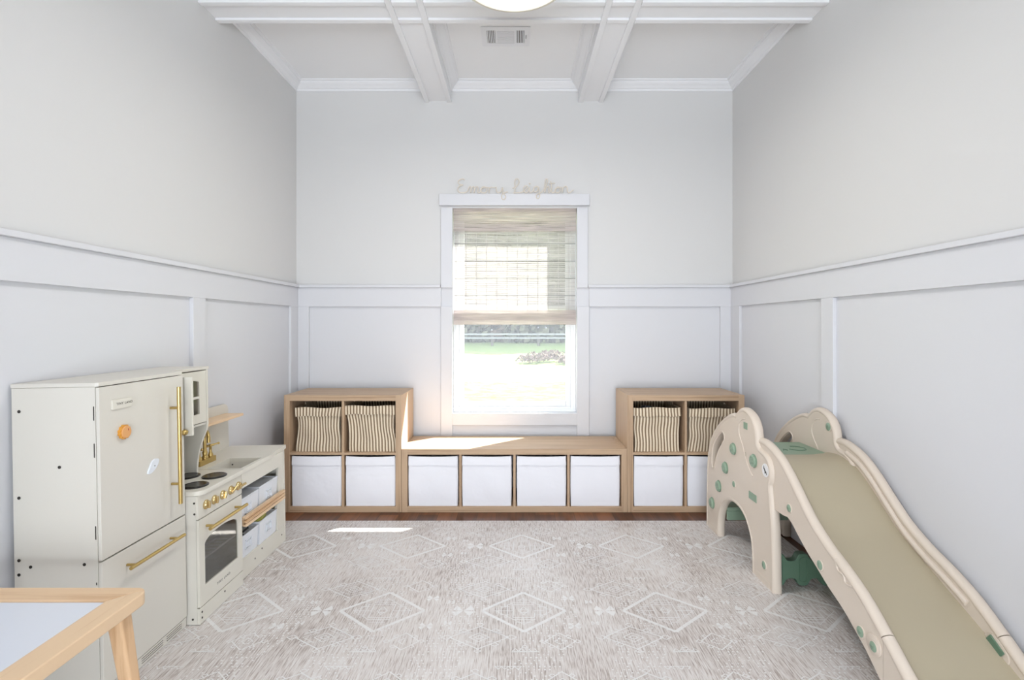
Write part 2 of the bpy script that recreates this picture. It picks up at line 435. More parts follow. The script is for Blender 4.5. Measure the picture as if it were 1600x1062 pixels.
# insect screen bar seen at the glass edge
# ------------------------------------------------------------------ woven shade
bl = thing('woven_shade', 'whitewashed woven reed roman shade half lowered in the window', 'window shade', (wx(803), YW+.02, zt))
og = tuple(bl.location)
bx0, bx1 = o0+.008, o1-.008
mb = MB(); mb.box(bx0, bx1, YW+.002, YW+.045, zt-.035, zt-.004); mb.build('headrail', M['reed2'], bl, og)
zv = wz(362); rr = random.Random(3)
def weave(mb, x0, x1, y, z0, z1, pitch, gap, jit):
    z = z0; n = 10
    while z < z1-pitch*.6:
        h = pitch*(1-gap)*rr.uniform(.8, 1.15); a = [rr.uniform(-jit, jit) for _ in range(n+1)]
        pts = []
        for i in range(n+1):
            x = x0+(x1-x0)*i/n
            pts += [(x, y-.0011, z+a[i]), (x, y+.0011, z+a[i]), (x, y-.0011, z+h+a[i]), (x, y+.0011, z+h+a[i])]
        fs = []
        for i in range(n):
            k = 4*i; q = k+4
            fs += [(k, q, q+2, k+2), (k+1, k+3, q+3, q+1), (k, k+1, q+1, q), (k+2, q+2, q+3, k+3)]
        mb.add(pts, fs); z += pitch
mb = MB(); weave(mb, bx0-.002, bx1+.002, YW-.012, zv, zt-.003, .0072, .12, .0012)
val = mb.build('valance', M['reed2'], bl, og, smooth=False)
zs0 = wz(486)
mb = MB(); weave(mb, bx0, bx1, YW+.025, zs0, zv+.03, .0070, .24, .0006)
sh = mb.build('shade_cloth', M['reed'], bl, og, smooth=False)
mb = MB()
for k in range(12):
    x = bx0+.012+k*.0765
    if x < bx1: mb.box(x-.0022, x+.0022, YW+.0215, YW+.0235, zs0, zv)
mb.build('warp_thread', M['reed'], bl, og, smooth=False)
for py in (380, 407.5, 434.5, 461.5):
    mb = MB(); mb.box(bx0, bx1, YW+.018, YW+.0225, wz(py)-.0018, wz(py)+.0018); mb.build('dowel', M['fence'], bl, og, smooth=False)
for k, (pa, pb) in enumerate(((484.5, 491.5), (489.5, 496.5), (494.5, 501), (498.5, 507))):
    mb = MB(); y0 = YW+.012-.007*k
    za, zb_ = wz(pa), wz(pb); pr = [(y0, za), (y0-.007, za-.3*(za-zb_)), (y0-.009, zb_+.004), (y0-.004, zb_), (y0+.008, zb_), (y0+.012, zb_+.006), (y0+.012, za)]
    mb.prism(pr, 'X', bx0-.002, bx1+.002); mb.build('folded_pleat', M['reed2'], bl, og, bevel=.001, seg=1)

# ------------------------------------------------------------------ wooden name signs above the window
strokes = {
 'first': [[(205, 62), (185, 50), (155, 55), (130, 75), (128, 98), (150, 115), (185, 122), (155, 128), (128, 150), (122, 180), (140, 205), (175, 213), (215, 207), (240, 190), (250, 160), (265, 140), (278, 150), (274, 212), (286, 160), (305, 140), (318, 152), (314, 212), (328, 160), (348, 140), (362, 155), (358, 200), (370, 213), (388, 203), (394, 165), (420, 142), (455, 150), (468, 175), (455, 205), (425, 213), (398, 200), (402, 168), (430, 152), (480, 152), (497, 158), (490, 212)],
           [(490, 195), (497, 165), (517, 147), (550, 152), (574, 148), (580, 195), (600, 212), (632, 195), (650, 150), (655, 200), (640, 260), (652, 288), (678, 286), (686, 250), (664, 218), (712, 202)]],
 'second': [[(768, 158), (800, 150), (836, 110), (846, 72), (830, 50), (805, 56), (795, 90), (800, 160), (792, 208), (780, 214), (830, 212), (884, 204), (930, 166), (945, 142), (925, 130), (903, 147), (898, 185), (920, 209), (950, 200), (966, 145), (968, 195), (985, 210), (1010, 190), (1024, 150), (1056, 138), (1076, 148)],
            [(1060, 142), (1028, 145), (1015, 175), (1030, 202), (1058, 196), (1076, 145), (1084, 200), (1090, 250), (1072, 280), (1050, 268), (1056, 235), (1110, 205), (1150, 150), (1178, 90), (1180, 56), (1160, 55), (1152, 100), (1148, 212), (1160, 160), (1185, 140), (1198, 155), (1196, 205), (1212, 205), (1228, 150), (1218, 75)],
            [(1228, 150), (1230, 200), (1248, 210), (1268, 196), (1278, 162), (1305, 145), (1330, 160), (1325, 200), (1295, 212), (1270, 195), (1284, 162), (1345, 150), (1356, 160), (1352, 212), (1362, 160), (1388, 138), (1412, 146), (1418, 195), (1440, 212), (1486, 178)],
            [(1200, 106), (1270, 100)], [(968, 112), (978, 106), (970, 102), (966, 110)]]}
M['sign'] = wood('thin birch plywood', '#d6cdbf', '#dfd7cb', 'X')
for key, lab in (('first', 'thin pale wooden cursive name sign above window, shorter left word'), ('second', 'thin pale wooden cursive name sign above window, longer right word')):
    mb = MB(); ysg = YW-T-.014
    for st in strokes[key]:
        pts = catmull([(wx(700+a/7.62), ysg, wz(275+b_/7.62)) for a, b_ in st], 4)
        mb.tube(pts, .0042, 6, up=(0, 1, 0))
    x0 = min(v[0] for v in mb.v); z0 = min(v[2] for v in mb.v)
    o = mb.build('name_sign', M['sign'], None, (x0, ysg, z0)); tag(o, lab, 'sign', 'name signs over the window')

# ------------------------------------------------------------------ ceiling vent and lamp
zr = ZC-CAMZ
vy0, vy1 = zr*800/438, zr*800/468
vy0, vy1 = min(vy0, vy1), max(vy0, vy1); vm = (vy0+vy1)/2
vx0, vx1 = (752.5-806)/800*vm, (828-806)/800*vm
vt = thing('ceiling_vent', 'white rectangular air register with grey louvres in ceiling coffer', 'vent', ((vx0+vx1)/2, vm, ZC)); og = tuple(vt.location)
mb = MB(); W = vx1-vx0; H = vy1-vy0
a0, a1, c0, c1 = vx0+.034, vx1-.034, vy0+.034, vy1-.034
mb.prism([(vx0, vy0), (vx1, vy0), (vx1, vy1), (vx0, vy1)], 'Z', ZC-.006, ZC-.0005, holes=[[(a0, c0), (a0, c1), (a1, c1), (a1, c0)]])
mb.build('register_frame', M['white_lit'], vt, og)
mb = MB(); mb.box(a0, a1, c0, c1, ZC-.002, ZC-.0004); mb.build('backing', M['steel'], vt, og)
mb = MB()
for k in range(5): x = a0+.002+k*.0105; mb.box(x, x+.0055, c0, c1, ZC-.006, ZC-.001); x = a1-.008-k*.0105; mb.box(x, x+.0055, c0, c1, ZC-.006, ZC-.001)
mb.box(a0+.052, a0+.062, c0, c1, ZC-.006, ZC-.001); mb.box(a1-.062, a1-.052, c0, c1, ZC-.006, ZC-.001)
for k in range(11): y = c0+k*(c1-c0)/11; mb.box(a0+.062, a1-.062, y, y+.0096, ZC-.006, ZC-.001)
mb.build('louvre', M['white_lit'], vt, og, smooth=False)
mb = MB(); mb.box(a1+.008, a1+.011, vm-.02, vm+.012, ZC-.010, ZC-.005); mb.build('damper_lever', M['steel'], vt, og)

ly = (cr[0][0]+cr[1][1])/2; lz = CAMZ+.679*ly; LR = .111*ly
lp = thing('ceiling_light', 'round flush ceiling light with warm glowing diffuser at top', 'ceiling light', (-.008, ly, ZC)); og = tuple(lp.location); lc = (-.008, ly, 0)
mb = MB(); mb.lathe([(.07, ZC-.001), (.07, ZC-.03), (.02, ZC-.035), (.02, lz+.06), (.10, lz+.058), (.12, lz+.05)], lc); mb.build('canopy', M['white'], lp, og)
mb = MB(); mb.lathe([(LR-.01, lz+.055), (LR, lz+.055), (LR, lz), (LR-.014, lz-.002), (LR-.016, lz+.012), (LR-.016, lz+.05)], lc, n=64); mb.build('rim', M['cream2'], lp, og)
mb = MB(); mb.lathe([(LR-.017, lz+.05), (LR-.017, lz+.004), (LR*.7, lz-.004), (LR*.35, lz-.008), (.004, lz-.009)], lc, n=64); mb.build('diffuser', M['lamp'], lp, og)
ld = bpy.data.lights.new('ceiling_lamp', 'AREA'); lo = bpy.data.objects.new('ceiling_lamp', ld); COL.objects.link(lo)
ld.shape = 'DISK'; ld.size = 2*LR-.05; ld.energy = 17; ld.color = (1, .975, .945); lo.location = (-.008, ly, lz-.012)

# ------------------------------------------------------------------ oak cube shelves
YF = 3.34; YK = 3.73; TH = .038; TI = .016
def shelf(x0, x1, h, nx, nz, label):
    c = ((x0+x1)/2, (YF+YK)/2, 0)
    t = thing('cube_shelf' if nz > 1 else 'bench_shelf', label, 'shelf', c); og = c
    for a in (x0+.0006, x1-TH-.0006):
        MB().box(a, a+TH, YF, YK, 0.0005, h).build('side_panel', M['oakZ'], t, og, bevel=.0012)
    MB().box(x0+TH, x1-TH, YF, YK, h-TH, h-.0004).build('top_panel', M['oakX'], t, og, bevel=.0012)
    MB().box(x0+TH, x1-TH, YF, YK, 0.0005, TH).build('bottom_panel', M['oakX'], t, og, bevel=.0012)
    w = (x1-x0-2*TH-(nx-1)*TI)/nx; hh = (h-2*TH-(nz-1)*TI)/nz
    for k in range(1, nx):
        a = x0+TH+k*w+(k-1)*TI; MB().box(a, a+TI, YF+.004, YK, TH, h-TH).build('divider', M['oakZ'], t, og, bevel=.0008)
    for k in range(1, nz):
        a = TH+k*hh+(k-1)*TI; MB().box(x0+TH, x1-TH, YF+.003, YK, a, a+TI).build('shelf_board', M['oakX'], t, og, bevel=.0008)
    return w, hh
XA, XB, XC, XD = (443.4-806)/800*YF, (627.3-806)/800*YF, (980.3-806)/800*YF, (1163.5-806)/800*YF
wc, hc = shelf(XA, XB, .765, 2, 2, 'two-by-two pale oak cube shelf in the left back corner')
shelf(XC, XD, .765, 2, 2, 'two-by-two pale oak cube shelf on the right, behind the slide')
wc4, hc4 = shelf(XB, XC, .415, 4, 1, 'long low pale oak bench shelf under the window')

def sheet_box(w, d, h, nu, nv, fn, cuff=None, t=.004):
    """open-topped fabric box as a shell with u along its perimeter; fn(u, v, p) moves a point"""
    per = 2*(w+d); pts = []
    def rim(u):
        u = u % per
        if u < w: return (-w/2+u, -d/2)
        u -= w
        if u < d: return (w/2, -d/2+u)
        u -= d
        if u < w: return (w/2-u, d/2)
        u -= w; return (-w/2, d/2-u)
    return per, rim
def fabric_shell(name, m, parent, c, w, d, h, z0, off, fn, nu=96, nv=14, floor=True, back=.004, inner=True):
    per, rim = sheet_box(w, d, h, nu, nv, fn)
    vs = []; uvs = []; fs = []
    rows = [(z0+h*j/nv, 0) for j in range(nv+1)]
    if inner: rows += [(z0+h-h*j/nv, back) for j in range(0, nv+1)]
    for zz, ins in rows:
        for i in range(nu):
            u = per*i/nu; x, y = rim(u)
            k = 1-(2*ins/ min(w, d)); x, y = x*k, y*k
            x, y, z2 = fn(u/per, (zz-z0)/h, x, y, zz)
            x += (off if x > 0 else -off)*0; vs.append((c[0]+x, c[1]+y, c[2]+z2)); uvs.append((u, zz))
    R_ = len(rows); luv = []
    for j in range(R_-1):
        for i in range(nu):
            k = (i+1) % nu; fs.append((j*nu+i, j*nu+k, (j+1)*nu+k, (j+1)*nu+i))
            u0, u1 = per*i/nu, per*(i+1)/nu
            luv.append([(u0, rows[j][0]), (u1, rows[j][0]), (u1, rows[j+1][0]), (u0, rows[j+1][0])])
    if floor:
        fs.append(tuple(reversed(range(nu)))); luv.append([(0, 0)]*nu)
    me = bpy.data.meshes.new(name); me.from_pydata([(a-c[0], b_-c[1], d_-c[2]) for a, b_, d_ in vs], [], fs)
    uvl = me.uv_layers.new(name='UVMap'); k = 0
    for q in luv:
        for p in q: uvl.data[k].uv = p; k += 1
    me.materials.append(m); me.polygons.foreach_set('use_smooth', [True]*len(me.polygons)); me.set_sharp_from_angle(angle=R(60))
    o = bpy.data.objects.new(name, me); COL.objects.link(o); o.parent = parent
    return o

def white_box(x0, z0, w, label, seed, dx=0.0, h=.33, y=YF):
    rd = random.Random(seed); W, D = .318, .355; cx = x0+w/2+dx
    yc = y+.012+D/2; t = thing('fabric_storage_box', label, 'storage box', (cx, yc, z0), 'white fabric boxes in the oak cubes')
    sag = rd.uniform(.002, .006); ph = rd.uniform(0, 6)
    def fn(u, v, x, yy, z):
        ex = 1-(2*x/W)**2; b = 0
        if yy < -D/2+.02: yy -= .005*math.sin(math.pi*min(1, v*1.05))*ex*.8+.0012*math.sin(x*30+ph+v*9)*ex
        if abs(x) > W/2-.01: x += (.003 if x > 0 else -.003)*math.sin(math.pi*v)
        z -= sag*ex*v if v > .95 else 0
        return x, yy, z
    fabric_shell('box_body', M['fabric'], t, (cx, yc, z0), W, D, h-.004, 0.001, 0, fn, 112, 12)
    def fn2(u, v, x, yy, z):
        x, yy, z = fn(u, .8+.2*v, x, yy, z); wob = .0015*math.sin(x*24+ph)*(1-v)
        return x*1.008, yy-.0055 if yy < 0 else yy+.001, z+wob
    fabric_shell('top_band', M['fabric'], t, (cx, yc, z0), W, D, .060, h-.062, 0, fn2, 112, 4, floor=False, inner=True, back=.006)
    return t
ulx = XA+TH; row2 = TH+hc+TI
white_box(ulx, TH, wc, 'white fabric box in the lower left cube of the left shelf', 1, .004)
white_box(ulx+wc+TI, TH, wc, 'white fabric box in the lower right cube of the left shelf', 2, .003)
urx = XC+TH
white_box(urx, TH, wc, 'white fabric box in the lower left cube of the right shelf', 3, 0)
white_box(urx+wc+TI, TH, wc, 'white fabric box half hidden behind the slide panel', 4, -.004)
for k, (lab, dx) in enumerate((('white fabric box at the left end of the bench', -.001), ('white fabric box second from the left in the bench', -.003), ('white fabric box third from the left in the bench, with a crease across its front', .001), ('white fabric box at the right end of the bench', -.001))):
    white_box(XB+TH+k*(wc4+TI), TH, wc4, lab, 10+k, dx)

def basket(px0, px1, pyr, z0, label, seed, lean=0.0, pinch=.012):
    rd = random.Random(seed); yf_ = YF+.022; s = 800/yf_
    x0, x1 = (px0-806)/s, (px1-806)/s; W = x1-x0; D = .33; cx = (x0+x1)/2; yc = yf_+D/2+.005
    H = CAMZ-(pyr-509)/s-z0
    t = thing('striped_basket', label, 'basket', (cx, yc, z0), 'striped fabric baskets in the oak cubes')
    p1, p2, p3 = [rd.uniform(0, 6) for _ in range(3)]
    def fn(u, v, x, yy, z):
        e = math.sin(math.pi*min(1, max(0, v)))
        sx = 1-pinch/W*2*(e**.8)*(.7+.3*math.sin(p1+v*5))-.02*(1-v)
        x = x*sx+lean*(v-.5)*.02+.0028*math.sin(v*7+p2+u*8)*e
        yy = yy*(1-.03*e)+.0045*math.sin(x*42+p3+v*5)*e+.003*math.sin(v*14+p2)*e
        if yy > 0: z += .014*v
        z += (.003*math.sin(x*28+p1)) if v > .9 else 0
        r = (abs(x)/(W/2))*(abs(yy)/(D/2)); k = 1-.03*max(0, r-.7)
        return x*k, yy*k, z
    fabric_shell('basket_body', M['stripe'], t, (cx, yc, z0), W*.985, D, H, .0005, 0, fn, 160, 22, back=.005)
    def fn2(u, v, x, yy, z):
        x2, y2, z2 = fn(u, .80+.20*v, x, yy, z)
        o_ = 1+.030*(1-v)+.012
        return x2*o_, y2*o_+(.0 if y2 > 0 else -.003*(1-v)), z2+.003*(1-v)*math.sin(x*40+p2)
    fabric_shell('folded_cuff', M['stripe'], t, (cx, yc, z0), W, D, .056, H-.055, 0, fn2, 160, 5, floor=False, back=.003)
    return t, cx, yc, H
basket(460.5, 533.5, 637, row2, 'striped basket in the upper left cube of the left shelf', 5, pinch=.016)
basket(541.5, 618.5, 634, row2, 'striped basket in the upper right cube of the left shelf', 6, lean=-1, pinch=.008)
tb, cbx, cby, cbh = basket(990.5, 1064, 637, row2, 'striped basket holding a crumpled clear bag, right shelf upper left cube', 7, pinch=.006)
basket(1075.5, 1146.5, 638, row2, 'striped basket partly hidden behind the slide, right shelf upper right cube', 8, lean=1, pinch=.012)
mb = MB(); rd = random.Random(4)
n = 14; vs = []
for j in range(n):
    for i in range(n):
        vs.append((cbx-.11+.16*i/(n-1), cby-.10+.18*j/(n-1), row2+cbh-.045+rd.uniform(0, .042)*max(0, math.sin(math.pi*i/(n-1)))*max(0, math.sin(math.pi*j/(n-1)))**.5))
mb.add(vs, [(j*n+i, j*n+i+1, (j+1)*n+i+1, (j+1)*n+i) for j in range(n-1) for i in range(n-1)])
vs2 = [(x, y, row2+cbh-.11) for x, y, z in vs]; 
mb.add(vs2, [(j*n+i, (j+1)*n+i, (j+1)*n+i+1, j*n+i+1) for j in range(n-1) for i in range(n-1)])
M['bag'] = mat('crumpled grey plastic film', '#8e98a3', .12, spec=.8)
o = mb.build('plastic_bag', M['bag'], None, (cbx, cby, row2+.1), smooth=False); tag(o, 'crumpled shiny grey plastic bag inside a striped basket', 'bag')

# ------------------------------------------------------------------ rug
RZ = .008
rx0, rx1, ry0, ry1 = -1.49, 1.527, -.1, 3.18
mb = MB(); mb.box(rx0, rx1, ry0, ry1, .0003, RZ, 0)
rd = random.Random(11); ZP = RZ+.0004
def seg(a, b, wd, skip=.06, step=.03):
    a = Vector(a); b = Vector(b); L = (b-a).length
    if L < 1e-5: return
    n = max(1, int(L/step)); d = (b-a)/L; nn = Vector((-d.y, d.x))*wd/2
    for i in range(n):
        if rd.random() < skip: continue
        p = a+d*(L*i/n); q = a+d*(L*(i+1)/n)
        if not (rx0+.01 < p.x < rx1-.01 and ry0 < p.y < ry1-.01): continue
        zz = ZP+rd.uniform(0, .0006)
        mb.add([(p.x-nn.x, p.y-nn.y, zz), (q.x-nn.x, q.y-nn.y, zz), (q.x+nn.x, q.y+nn.y, zz), (p.x+nn.x, p.y+nn.y, zz)], [(0, 1, 2, 3)], 1)
def poly(c, pts, wd, close=True, skip=.06):
    q = [(c[0]+x, c[1]+y) for x, y in pts]
    for i in range(len(q) if close else len(q)-1): seg(q[i], q[(i+1) % len(q)], wd, skip)
def fillp(c, pts):
    zz = ZP+rd.uniform(0, .0006); q = [(c[0]+x, c[1]+y, zz) for x, y in pts]
    if all(rx0+.01 < p[0] < rx1-.01 and ry0 < p[1] < ry1-.01 for p in q): mb.add(q, [tuple(range(len(q)))], 1)
def dia(c, a, b, wd, skip=.06): poly(c, [(a, 0), (0, b), (-a, 0), (0, -b)], wd, True, skip)
def zigdia(c, a, b, wd):
    # stepped inner edge
    dia(c, a, b, wd, .0)
    n = 9
    for sx in (1, -1):
        for sy in (1, -1):
            for i in range(n):
                t0 = (i+.2)/n; t1 = (i+.8)/n; o_ = .016
                p = [(sx*a*(1-t0), sy*b*t0), (sx*a*(1-t1), sy*b*t1), (sx*(a*(1-(t0+t1)/2)-o_*.4*0), sy*(b*(t0+t1)/2+o_))]
                fillp(c, p)
def fly(c, s):
    for sx in (1, -1):
        for sy in (1, -1):
            fillp(c, [(0, 0), (sx*s, sy*s*.35), (sx*s*.7, sy*s*.95)]); fillp(c, [(sx*.1*s, 0), (sx*s, sy*s*.12), (sx*s, sy*s*.45)])
def tri(c, s, up=1): poly(c, [(-s, 0), (s, 0), (0, up*s*1.3)], .0035)
for iy in range(-1, 6):
    for ix in range(-3, 4):
        c = (.033+.6*ix, 2.173+.64*(iy-4)+.64)
        zigdia(c, .178, .148, .014)
        dia(c, .12, .10, .003, .35)
        poly(c, [(-.045, -.05), (.045, -.05), (.045, .05), (-.045, .05)], .004, True, .1); dia(c, .022, .03, .0035); poly(c, [(-.012, -.012), (.012, -.012), (.012, .012), (-.012, .012)], .004)
        for s in (1, -1):
            seg((c[0]+s*.045, c[1]), (c[0]+s*.125, c[1]), .0035); seg((c[0], c[1]+s*.05), (c[0], c[1]+s*.105), .0035)
            for q in (.07, .095, .115):
                hgt = .045*(1-(q-.05)/.09)+.01
                seg((c[0]+s*q, c[1]-hgt), (c[0]+s*q, c[1]+hgt), .0035, .1)
            for q in (.065, .085):
                wdt = .05*(1-(q-.05)/.07)+.008; seg((c[0]-wdt, c[1]+s*q), (c[0]+wdt, c[1]+s*q), .0035, .1)
            for s2 in (1, -1):
                seg((c[0]+s*.06, c[1]+s2*.03), (c[0]+s*.10, c[1]+s2*.03), .0035); dia((c[0]+s*.075, c[1]+s2*.045), .008, .008, .003)
        for ex, ey, z in ((-.256, 0, .042), (.204, -.11, .026), (.200, .10, .026), (-.315, .07, .016), (-.31, -.09, .016)): fly((c[0]+ex, c[1]+ey), z)
        for ex, ey in ((-.176, -.185), (-.177, .177)):
            cc = (c[0]+ex, c[1]+ey); dia(cc, .115, .072, .005); dia(cc, .085, .05, .0025, .3); dia(cc, .04, .028, .004); dia(cc, .018, .012, .004)
            for sx in (1, -1):
                dia((cc[0]+sx*.125, cc[1]), .022, .014, .004)
                for sy in (1, -1): dia((cc[0]+sx*.062, cc[1]+sy*.045), .016, .011, .004); seg((cc[0]+sx*.03, cc[1]+sy*.03), (cc[0]+sx*.09, cc[1]+sy*.03), .003)
                dia((cc[0], cc[1]+sx*.084), .014, .010, .0035)
        for ex, ey in ((.137, -.21), (.127, .205)):
            cc = (c[0]+ex, c[1]+ey); dia(cc, .060, .052, .0045); dia(cc, .022, .018, .0035)
            for sx in (1, -1):
                dia((cc[0]+sx*.066, cc[1]), .014, .010, .0035)
                for sy in (1, -1): dia((cc[0]+sx*.034, cc[1]+sy*.032), .012, .009, .0035)
        for kx in (-.035, -.012, .012, .035): tri((c[0]+kx, c[1]-.27), .012)
        tri((c[0], c[1]-.248), .012); seg((c[0]-.05, c[1]-.274), (c[0]+.05, c[1]-.274), .0035)
        for kx in (-.035, -.012, .012, .035): tri((c[0]-.06+kx, c[1]+.285), .012, -1)
# rows of tufted dots wandering between the motifs
nd = 0
yy = ry0+.02
while yy < ry1-.02:
    k = 0; x = rx0+.02+(.008 if int(yy*50) % 2 else 0)
    while x < rx1-.02:
        tx = ((x-.033+.3) % .6)-.3; ty = ((yy-2.173+.32) % .64)-.32
        inside = abs(tx)/.18+abs(ty)/.15 < 1.1 or abs(tx+.176)/.14+abs(abs(ty)-.18)/.09 < 1
        band = math.sin(x*17+math.sin(yy*5)*1.2) > .0
        if not inside and band and rd.random() < .62:
            s = .0030*rd.uniform(.75, 1.2); jx = rd.uniform(-.002, .002)
            mb.add([(x+jx-s, yy-s, ZP), (x+jx+s, yy-s, ZP), (x+jx+s, yy+s, ZP), (x+jx-s, yy+s, ZP)], [(0, 1, 2, 3)], 1); nd += 1
        x += .0185
    yy += .0165
# bound edge
for a, b in (((rx0+.012, ry1-.012), (rx1-.012, ry1-.012)),): seg(a, b, .004, .3)
rug = mb.build('area_rug', [M['rug'], M['pile']], None, (0.02, 1.54, 0), smooth=False)
tag(rug, 'large low-pile greige rug with pale diamond pattern on the floor', 'rug')

# ------------------------------------------------------------------ toy kitchen (leans back slightly, its front stands on the rug)
KP = Vector((-1.33, 2.27, RZ+.0008)); KA = -.0175
KROT = (0, KA, 0)
KM = Matrix.Translation(KP) @ Matrix.Rotation(KA, 4, 'Y')
def K(p): return KM @ (Vector(p)-Vector((KP.x, KP.y, 0)))
kit = thing('toy_kitchen', 'cream wooden toy kitchen with fridge, oven, hob and sink', 'toy kitchen', KP, rot=KROT)
KO = (KP.x, KP.y, 0)
def kb(mb, name, m, parent=kit, **kw): return mb.build(name, m, parent, KO, **kw)
XF = -1.322; XBk = -1.604; y0, y1 = 1.645, 2.062
cr_, ce = M['cream'], M['cream2']
# fridge carcass
mb = MB(); mb.box(XBk, XF-.013, y0, y0+.012, 0, 1.012); kb(mb, 'fridge_side', cr_, bevel=.001)
mb = MB(); mb.box(XBk, XF-.013, y1-.014, y1, 0, 1.012); kb(mb, 'fridge_side', cr_, bevel=.001)
mb = MB(); mb.box(XBk, XBk+.006, y0+.012, y1-.014, .02, 1.01); kb(mb, 'back_panel', cr_)
mb = MB(); mb.prism([(XBk-.001, y0-.002), (XF-.012, y0-.002), (XF-.004, y0+.004), (XF-.004, y1+.0), (-1.392, y1+.012), (-1.388, 2.345), (XBk-.001, 2.345)], 'Z', 1.0125, 1.026); kb(mb, 'top_board', cr_, bevel=.0015)
mb = MB(); mb.box(XF-.045, XF-.030, y0+.012, y1-.014, 0, .04)
kb(mb, 'plinth', cr_)
mb = MB(); mb.box(XF-.02, XF-.004, y0+.002, y1-.002, 0.0005, .036); pl = kb(mb, 'plinth', cr_, bevel=.001)
mb = MB()
for z in (.010, .018, .026):
    for a, b in ((y0+.04, y0+.15), (y0+.17, y0+.28), (y0+.30, y1-.03)): mb.box(XF-.0045, XF-.0036, a, b, z, z+.0022)
kb(mb, 'vent_slot', M['steel'], pl, smooth=False)
# doors
mb = MB(); mb.box(XF-.012, XF, y0, y1-.001, .452, 1.010); fd = kb(mb, 'fridge_door', cr_, bevel=.0025)
mb = MB(); mb.box(XF-.012, XF, y0, y1-.001, .040, .447); fz = kb(mb, 'freezer_door', cr_, bevel=.0025)
def bar_handle(p, axis, L, r, parent, st=(.14, .86), stand=.034):
    p = Vector(p); d = Vector((0, 0, 1)) if axis == 'Z' else Vector((0, 1, 0))
    a = p+Vector((stand, 0, 0)); mb = MB(); mb.cyl(a, a+d*L, r, 20)
    for q in st: mb.cyl(p+d*(L*q), a+d*(L*q), r*.72, 12)
    return kb(mb, 'handle', M['gold'], parent, bevel=.0008)
bar_handle((XF, 1.982, .520), 'Z', .452, .0072, fd, (.17, .82))
bar_handle((XF, 1.722, .392), 'Y', .28, .0064, fz, (.10, .88))
mb = MB(); mb.box(XF-.001, XF+.006, 1.693, 1.777, .930, .962); plq = kb(mb, 'badge', ce, fd, bevel=.0015)
def ktext(txt, size, x, y, z, parent, spacing=1.2):
    me = text_mesh(txt, size, .0002, spacing)
    me.transform(Matrix.Translation((x-KO[0], y-KO[1], z)) @ Matrix(((0, 0, 1, 0), (1, 0, 0, 0), (0, 1, 0, 0), (0, 0, 0, 1))))
    me.materials.clear(); me.materials.append(M['ink']); o = bpy.data.objects.new('lettering', me); COL.objects.link(o); o.parent = parent; return o
ktext('TINY LAND', .0115, XF+.0062, 1.744, .9465, plq, 1.25)
# screws and hinge slots on the near side
mb = MB()
for (px, py) in ((15.4, 645), (93, 733), (11.8+3, 780), (20.5, 877.5), (48, 888), (132, 885.5), (20.7, 900)):
    Y = y0; X = max((px-806)/800*Y, -1.596); Z = CAMZ-(py-509)/800*Y; X = max(X+.0175*Z, XBk+.006)
    mb = MB(); mb.lathe([(.0052, .0005), (.0052, -.0012), (.0025, -.0014), (.0025, -.0004)], (X, Y, Z), 'Y', 12); kb(mb, 'screw', M['steel'])
for (ya, yb) in ((639, 661), (697, 719), (826, 847), (914, 918)):
    z1 = CAMZ-(ya-509)/800*y0; z0 = CAMZ-(yb-509)/800*y0
    mb = MB(); mb.box(XF-.0195, XF-.0165, y0-.0008, y0+.002, z0, z1); kb(mb, 'hinge', M['steel'])

# upper cabinet over the hob
YC1 = 2.338
mb = MB(); mb.box(-1.59, -1.395, y1+.002, YC1-.012, .764, .774); kb(mb, 'cabinet_floor', cr_, bevel=.001)
# curved divider panel between hob and sink
XG = -1.389
pf = [(XBk, .535), (-1.440, .535)]
pf += [tuple(p) for p in catmull([(-1.440, .54), (-1.4385, .575), (-1.431, .63), (-1.413, .69), (-1.395, .735), (XG, .765)], 5)]
pf += [(XG, 1.012), (XBk, 1.012)]
mb = MB(); mb.prism(pf, 'X', 0, 1); mb.v = [(v[1], YC1-.012 if v[0] == 0 else YC1, v[2]) for v in mb.v]
kb(mb, 'divider_panel', ce, bevel=.0008, seg=1)
# glazed cabinet door
def arch_poly(a, b, z0, zs, zp_, n=10):
    c = (a+b)/2; h = (b-a)/2
    return [(a, z0), (b, z0)]+[(c+h*math.cos(math.pi*i/n), zs+(zp_-zs)*math.sin(math.pi*i/n)) for i in range(n+1)]
dy0, dy1 = y1+.004, YC1-.014; dz0, dz1 = .778, 1.008; xd = XG-.012
ap = arch_poly(dy0+.052, dy1-.05, dz0+.04, dz1-.05, dz1-.036)
mb = MB(); mb.prism([(dy0, dz0), (dy1, dz0), (dy1, dz1), (dy0, dz1)], 'X', xd, xd+.011, holes=[list(reversed(ap))])
cdr = kb(mb, 'cabinet_door', ce)
M['tint'] = clear('tinted acrylic', (.9, .88, .85), .03, .1)
mb = MB(); mb.prism(ap, 'X', xd+.003, xd+.005); kb(mb, 'pane', M['tint'], cdr, smooth=False)
mb = MB(); mb.box(xd+.002, xd+.010, dy0+.05, dy1-.048, (dz0+dz1)/2-.006, (dz0+dz1)/2+.004); kb(mb, 'glazing_bar', ce, cdr)
# open leaf beside the fridge with a wooden knob
mb = MB(); mb.box(-1.392, -1.298, y1+.014, y1+.026, .762, 1.000); lf = kb(mb, 'open_leaf', ce, bevel=.002)
mb = MB(); mb.lathe([(.004, 0), (.004, -.010), (.0115, -.014), (.012, -.021), (.008, -.027), (.002, -.028)], (-1.318, y1+.014, .780), 'Y', 18); kb(mb, 'knob', M['gold'], lf)
mb = MB(); mb.box(-1.338, -1.336, y1+.0125, y1+.015, .80, .98); kb(mb, 'hinge_strip', M['steel'], lf)
